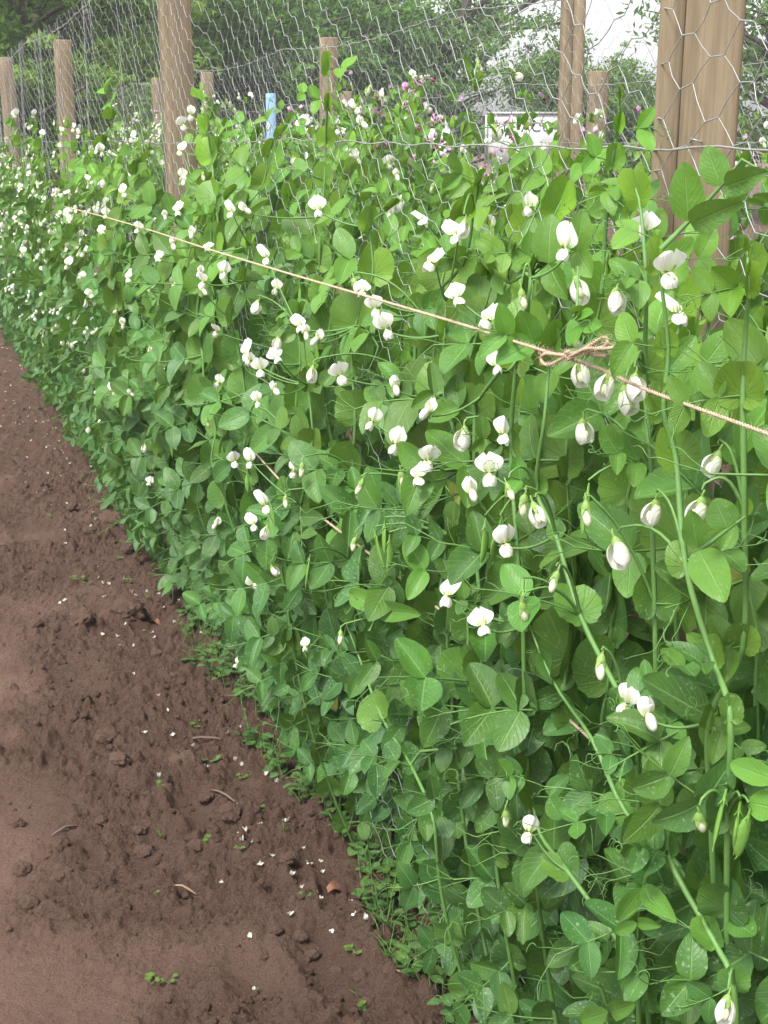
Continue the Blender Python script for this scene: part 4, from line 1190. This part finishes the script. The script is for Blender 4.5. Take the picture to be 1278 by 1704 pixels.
# ------------------------------------------------------------------ low weeds under the peas (nobody could count them) and things on the soil
mb = MB(); rs = random.Random(5)
def gzs(P): return gz(P[0], P[1])
cand = 1500
ts = [rs.uniform(.9, 13) ** 1.0 for _ in range(cand)]
XY = []
for t_ in ts:
    edge = edge_p(t_) + .04 * min(1, max(0, t_ - 4)) + .03 * math.sin(t_ * 3.1) + .03 * math.sin(t_ * 7.7 + 1)
    XY.append(W(t_, edge + abs(rs.gauss(0, .09)) - .02, 0))
XY = np.array(XY); HZ = gheight(XY[:, 0], XY[:, 1])
for i, P in enumerate(XY):
    c = np.array([P[0], P[1], HZ[i] - .003]); hh = rs.uniform(.015, .10); n = rs.choice((3, 4, 5, 6))
    topc = c + np.array([rs.uniform(-.02, .02), rs.uniform(-.02, .02), hh])
    tube(mb, [c, topc], [.0011, .0007], 3, 1, .7)
    if i % 4 == 0:      # a grassy tuft
        for k in range(6):
            an = rs.uniform(0, 6.28); d = nrm([math.cos(an) * .7, math.sin(an) * .7, 1]); g_ = rs.uniform(.6, 1.7)
            tube(mb, [c, c + d * .03 * g_, c + (d * .05 + np.array([d[0], d[1], -.3]) * .02) * g_], [.0012, .001, .0003], 3, 0, .5)
        continue
    for k in range(n):
        an = rs.uniform(0, 6.28); b = c * (1 - (k + 1) / n) + topc * ((k + 1) / n)
        dd = nrm([math.cos(an), math.sin(an), rs.uniform(-.1, .5)])
        leaflet(mb, b + dd * .004, dd, nrm(Z + .4 * np.array([rs.uniform(-1, 1), rs.uniform(-1, 1), 0])), rs.uniform(.012, .030), .2, .15, rs.uniform(0, .8) ** 2, rs, 0, rs.uniform(.8, 1.4))
tag(mb.build('weeds', [M_WEED, M_STEM]), 'low mixed weeds and clover creeping along the foot of the peas', kind='stuff')

G_SEED = 'weed seedlings on the bare soil'
def seedling(P, sc, label, grass=False):
    r = empty('seedling', (P[0], P[1], gz(P[0], P[1]) - .002)); sb, lb = MB(), MB()
    if grass:
        for k in range(5):
            an = R.uniform(0, 6.28); d = nrm([math.cos(an) * .6, math.sin(an) * .6, 1]); tube(lb, [np.zeros(3), d * .02 * sc, d * .038 * sc + np.array([d[0], d[1], -.3]) * .012 * sc], [.0012, .001, .0003], 3, 0, .8)
    else:
        for k in range(R.choice((3, 4, 5))):
            an = R.uniform(0, 6.28); d = nrm([math.cos(an), math.sin(an), R.uniform(.3, 1.2)]); e = d * R.uniform(.012, .024) * sc
            tube(sb, [np.zeros(3), e], .0007, 3)
            for j in range(3): 
                a2 = an + (j - 1) * .9; leaflet(lb, e, nrm([math.cos(a2), math.sin(a2), .25]), Z, R.uniform(.010, .018) * sc, .2, .1, R.uniform(.4, 1), R, 0, 1.2)
        sb.build('stem', [M_STEM], r)
    lb.build('foliage', [M_WEED], r)
    tag(r, label, 'seedling', G_SEED)
SD = [(352, 1265), (402, 1290), (262, 1232), (268, 1385), (350, 1400), (430, 1362), (400, 1420), (474, 1402), (270, 1490), (510, 1495), (592, 1580), (598, 1655), (282, 1650), (610, 1690), (250, 1655),
      (150, 832), (215, 970), (145, 975), (192, 845), (246, 1000), (35, 835), (80, 860), (128, 970), (236, 1070), (30, 755), (90, 640), (60, 690), (98, 610), (275, 1320), (330, 1205), (200, 940), (175, 830)]
for i, (x, y) in enumerate(SD):
    P = at_ground(x, y)
    near = 'large' if y > 1450 else 'small' if y > 1150 else 'tiny'
    seedling(P, R.uniform(.55, .95), f"{near} {'grassy' if i % 4 == 3 else 'broad leaved'} green seedling on bare soil {'near the picture foot' if y > 1450 else 'level with the hedge middle' if y > 1100 else 'along the distant soil edge'}", i % 4 == 3)

# fallen white petals
def petal_mesh(rng):
    mb = MB(); n = 6; u = np.linspace(-1, 1, n); Uu, Vv = np.meshgrid(u, u)
    rr = np.sqrt(1 - .5 * Vv ** 2); x = Uu * rr; y = Vv * np.sqrt(1 - .5 * Uu ** 2)
    z = rng.uniform(.1, .9) * x ** 2 + rng.uniform(-.2, .8) * y ** 2 + .35 * np.sin(x * 5 + rng.uniform(0, 6)) * y; x = x * (1 + .25 * np.sin(y * 7 + rng.uniform(0, 6)))
    mb.add(np.stack([x * .0072, y * .0052, z * .007 + .002], -1).reshape(-1, 3), grid_faces(n, n))
    return mb.mesh('fallen_petal', [M_WHITE])
PET = [petal_mesh(R) for _ in range(6)]
PPX = [(222, 1126), (264, 1162), (280, 1193), (241, 1224), (289, 1228), (378, 1222), (400, 1215), (320, 1245), (392, 1268), (405, 1275), (344, 1283), (443, 1290), (458, 1303), (268, 1312), (391, 1350), (434, 1387),
       (398, 1396), (411, 1394), (405, 1415), (422, 1413), (478, 1390), (506, 1417), (434, 1446), (452, 1442), (513, 1453), (486, 1474), (503, 1479), (370, 1475), (533, 1434), (535, 1455), (534, 1508), (480, 1530), (416, 1568), (553, 1549),
       (590, 1530), (581, 1499), (610, 1557), (424, 1645), (160, 868), (155, 862), (152, 883), (243, 900), (228, 906), (62, 822), (144, 813), (200, 1079), (120, 1033), (195, 1076), (173, 977), (180, 978), (220, 984), (205, 967), (285, 988), (295, 990), (246, 988), (163, 967),
       (254, 1053), (222, 1084), (290, 1052), (320, 1056), (335, 1062), (316, 1085), (338, 1082), (98, 737), (88, 720), (93, 718), (80, 743), (75, 730), (60, 712), (40, 713), (27, 714), (103, 752), (110, 765), (95, 775), (118, 779), (92, 752),
       (22, 675), (30, 665), (20, 658), (10, 665), (25, 680), (8, 622), (48, 700), (82, 708), (73, 707), (110, 694), (50, 690), (68, 668)]
for i, (x, y) in enumerate(PPX):
    P = at_ground(x, y); o = bpy.data.objects.new('fallen_petal', R.choice(PET)); col.objects.link(o)
    o.location = (P[0], P[1], gz(P[0], P[1])); o.rotation_euler = (R.uniform(-.5, .5), R.uniform(-.5, .5), R.uniform(0, 6.28)); o.scale = (R.uniform(.7, 1.1), R.uniform(.5, 1.0), R.uniform(.8, 2.0))
    tag(o, f"fallen white petal on brown soil {'near the foot of the picture' if y > 1400 else 'beside the lower hedge edge' if y > 1000 else 'far along the hedge foot'}", 'petal', 'white petals dropped on the soil')
for _ in range(120):
    t_ = R.uniform(3.2, 12); P = W(t_, R.uniform(.42, .88), 0); o = bpy.data.objects.new('fallen_petal', R.choice(PET)); col.objects.link(o)
    o.location = (P[0], P[1], gz(P[0], P[1])); o.rotation_euler = (R.uniform(-.5, .5), R.uniform(-.5, .5), R.uniform(0, 6.28)); o.scale = (R.uniform(.7, 1.2),) * 3
    tag(o, 'tiny white petal fallen on the distant soil along the hedge foot', 'petal', 'white petals dropped on the soil')

# clods, dead leaves, twigs
def clod_mesh(seed):
    import bmesh
    bm = bmesh.new(); bmesh.ops.create_icosphere(bm, subdivisions=4, radius=1)
    for v in bm.verts:
        c = np.array(v.co)
        k = 1 + .45 * (float(fbm(np.array([c[0] * 1.6 + seed]), np.array([c[1] * 1.6 + c[2] * 1.3]), 3, seed)[0]) - .5) * 2 + .30 * (float(vnoise(np.array([c[0] * 6 + c[2] * 4]), np.array([c[1] * 6 - c[2] * 3]), seed)[0]) - .5) + .16 * (float(vnoise(np.array([c[0] * 15 + c[2] * 11]), np.array([c[1] * 15 - c[2] * 9]), seed)[0]) - .5)
        v.co = Vector(c * k * np.array([1, .85, .62]))
    me = bpy.data.meshes.new('soil_clod'); bm.to_mesh(me); bm.free()
    for p in me.polygons: p.use_smooth = True
    at = me.attributes.new('rough', 'FLOAT', 'POINT'); at.data.foreach_set('value', np.full(len(me.vertices), .45, np.float32))
    me.materials.append(M_SOIL); return me
CL = [clod_mesh(s) for s in (1, 2, 3, 4, 5)]
CP = [(178, 1228, 20), (310, 1275, 30), (92, 1424, 24), (104, 1468, 20), (205, 1262, 17), (200, 1278, 16), (215, 1035, 34), (180, 1035, 20), (140, 1055, 24), (190, 875, 22), (345, 1330, 15), (385, 1376, 22), (328, 1415, 16), (480, 1452, 14), (235, 1380, 14),
      (240, 1410, 16), (322, 1460, 18), (50, 1510, 20), (70, 1500, 14), (30, 1370, 14), (35, 1450, 18), (130, 1020, 16), (60, 1050, 12), (260, 1090, 12), (150, 900, 10), (560, 1600, 12), (520, 1580, 14), (600, 1620, 16), (650, 1640, 14), (560, 1660, 12), (610, 1675, 14),
      (460, 1560, 12), (500, 1560, 13), (440, 1590, 11), (170, 1380, 12), (215, 930, 12), (120, 850, 10), (170, 790, 10), (250, 860, 9), (60, 960, 12), (20, 1150, 12), (95, 1180, 10), (350, 1150, 9), (290, 1130, 10)]
for i, (x, y, s) in enumerate(CP):
    P = at_ground(x, y); o = bpy.data.objects.new('soil_clod', CL[i % 5]); col.objects.link(o); D_ = P[1] * math.cos(TH) + H_EYE * math.sin(TH)
    r_ = s * D_ / F_PX; o.scale = (r_, r_, r_); o.location = (P[0], P[1], gz(P[0], P[1]) + r_ * .12); o.rotation_euler = (R.uniform(-.4, .4), R.uniform(-.4, .4), R.uniform(0, 6.28))
    tag(o, f"{'big rounded' if s > 19 else 'fist sized' if s > 14 else 'small'} brown clod of earth {'near the picture foot' if y > 1400 else 'midway up the path' if y > 1100 else 'farther up the path'}", 'clod', 'clods of earth lying on the path')
def dry_leaf(P, sc, lab):
    mb = MB(); n = 7; u = np.linspace(-1, 1, n); Uu, Vv = np.meshgrid(u, u)
    x = Uu * (1 - .6 * np.abs(Vv) ** 1.5) * (1 + .2 * np.sin(Vv * 9)); y = Vv * 1.4
    z = .5 * x ** 2 + .35 * np.sin(y * 2.2) + .12 * np.sin(x * 6 + y * 5)
    mb.add(np.stack([x, y, z + .3], -1).reshape(-1, 3) * .012 * sc, grid_faces(n, n))
    o = mb.build('dead_leaf', [M_DRY]); o.location = (P[0], P[1], gz(P[0], P[1])); o.rotation_euler = (R.uniform(-.3, .3), R.uniform(-.3, .3), R.uniform(0, 6.28)); tag(o, lab, 'dead leaf', 'dead leaves on the soil')
for x, y, sc, lab in [(562, 1482, 1.5, 'curled reddish brown dead leaf on soil, largest one by the hedge foot'), (625, 1475, 1.4, 'brown dead leaf tucked against the hedge foot beside pale petals'), (628, 1527, 1.0, 'small dark brown dead leaf below the larger ones'),
                      (253, 1034, 1.5, 'orange brown dead leaf in the clods halfway along the hedge'), (352, 1120, 1.0, 'thin brown leaf scrap under the lone low white flower'), (668, 1590, .9, 'brown leaf scrap in the shade under the lowest weeds')]:
    dry_leaf(at_ground(x, y), sc, lab)
def twig(x0, y0, x1, y1, r, lab, m=M_STRAW):
    a, b = at_ground(x0, y0), at_ground(x1, y1); mb = MB(); a[2] = gz(a[0], a[1]) + r * 1.5; b[2] = gz(b[0], b[1]) + r * 1.5; c = (a + b) / 2
    c[2] = max(c[2], gz(c[0], c[1]) + r * 2) ; c = c + np.array([.003, .004, .001])
    tube(mb, [a, (a + c) / 2 + np.array([.001, .002, .002]), c, (c + b) / 2 + np.array([-.002, 0, .002]), b], [r * .6, r, r * 1.1, r, r * .5], 6); tag(mb.build('twig', [m]), lab, 'twig', 'twigs and stalks on the soil')
M_TWIG = simple('dark_twig', (.10, .07, .055), (.17, .12, .095), 60, .85, .001, 90)
twig(320, 1237, 368, 1233, .0035, 'stout dark twig lying level on the soil beside petals', M_TWIG)
twig(75, 1400, 138, 1366, .003, 'long dark root like stick at the edge of a soil hollow', M_TWIG)
twig(292, 1494, 326, 1489, .0022, 'pale dry stalk with a split end on bare soil')
twig(350, 1322, 400, 1342, .0028, 'thin dark stick among the clods beside the low weeds', M_TWIG)
twig(690, 1625, 730, 1650, .003, 'reddish stick at the foot of the lowest weeds')
twig(652, 1646, 672, 1638, .003, 'short pinkish stick on crumbly dark soil')
twig(306, 1106, 345, 1103, .003, 'green cut pea stalk lying on the soil edge', M_STEM)
twig(410, 1362, 428, 1358, .0018, 'small pale straw between two clods')
# crumbs too many to count
mb = MB(); rs2 = np.random.RandomState(3)
n = 26000
tt = 1.6 + 7.5 * rs2.uniform(0, 1, n) ** 1.7; qq = rs2.uniform(-1.6, .85, n)
XYZ = U[None] * tt[:, None] + N[None] * qq[:, None]
mk = rough_mask(XYZ[:, 0], XYZ[:, 1]); clus = fbm(XYZ[:, 0] * 6, XYZ[:, 1] * 6, 2, 91)
keep = rs2.uniform(0, 1, n) < (.06 + .94 * mk) * np.clip((clus - .36) * 5, .08, 1); XYZ = XYZ[keep]; mk = mk[keep]
hz = gheight(XYZ[:, 0], XYZ[:, 1]); k9 = len(XYZ)
ico = np.array([[0, 0, 1], [.9, 0, .3], [.28, .85, .35], [-.72, .53, .3], [-.72, -.53, .4], [.28, -.85, .3], [.7, .5, -.5], [-.3, .8, -.5], [-.9, 0, -.5], [-.3, -.8, -.5], [.7, -.5, -.5]])
icf = np.array([[0, 1, 2], [0, 2, 3], [0, 3, 4], [0, 4, 5], [0, 5, 1], [1, 6, 2], [2, 7, 3], [3, 8, 4], [4, 9, 5], [5, 10, 1], [6, 7, 2], [7, 8, 3], [8, 9, 4], [9, 10, 5], [10, 6, 1]])
r9 = (.0018 + .0125 * rs2.rand(k9) ** 4 * (.3 + .7 * mk)) ; an9 = rs2.uniform(0, 6.28, k9); ca9, sa9 = np.cos(an9)[:, None], np.sin(an9)[:, None]
Q9 = ico[None] * rs2.uniform(.6, 1.3, (k9, 11, 3)) * np.array([1, 1, .75])
Q9 = np.stack([Q9[:, :, 0] * ca9 - Q9[:, :, 1] * sa9, Q9[:, :, 0] * sa9 + Q9[:, :, 1] * ca9, Q9[:, :, 2]], -1) * r9[:, None, None]
Q9 += np.stack([XYZ[:, 0], XYZ[:, 1], hz + r9 * .25], 1)[:, None, :]
mb.add(Q9.reshape(-1, 3), (icf[None] + (np.arange(k9) * 11)[:, None, None]).reshape(-1, 3))
cr = mb.build('soil_crumbs', [M_SOIL], smooth=False)
at = cr.data.attributes.new('rough', 'FLOAT', 'POINT'); at.data.foreach_set('value', np.repeat(mk, 11).astype(np.float32))
tag(cr, 'loose crumbs of earth scattered over the path', kind='stuff')

# ------------------------------------------------------------------ the damp air
hm = bpy.data.materials.new('air'); hm.use_nodes = True; t_ = hm.node_tree
for n_ in list(t_.nodes):
    if n_.type == 'BSDF_PRINCIPLED': t_.nodes.remove(n_)
pv = t_.nodes.new('ShaderNodeVolumePrincipled'); pv.inputs['Color'].default_value = (.93, .96, 1, 1); pv.inputs['Density'].default_value = .003; pv.inputs['Anisotropy'].default_value = .2
t_.links.new(pv.outputs[0], t_.nodes['Material Output'].inputs['Volume'])
mb = MB(); box(mb, (0, 15, 6), (90, 90, 15)); hz_ = mb.build('haze', [hm], smooth=False)
tag(hz_, 'thin damp haze that pales the distant trees', kind='stuff')
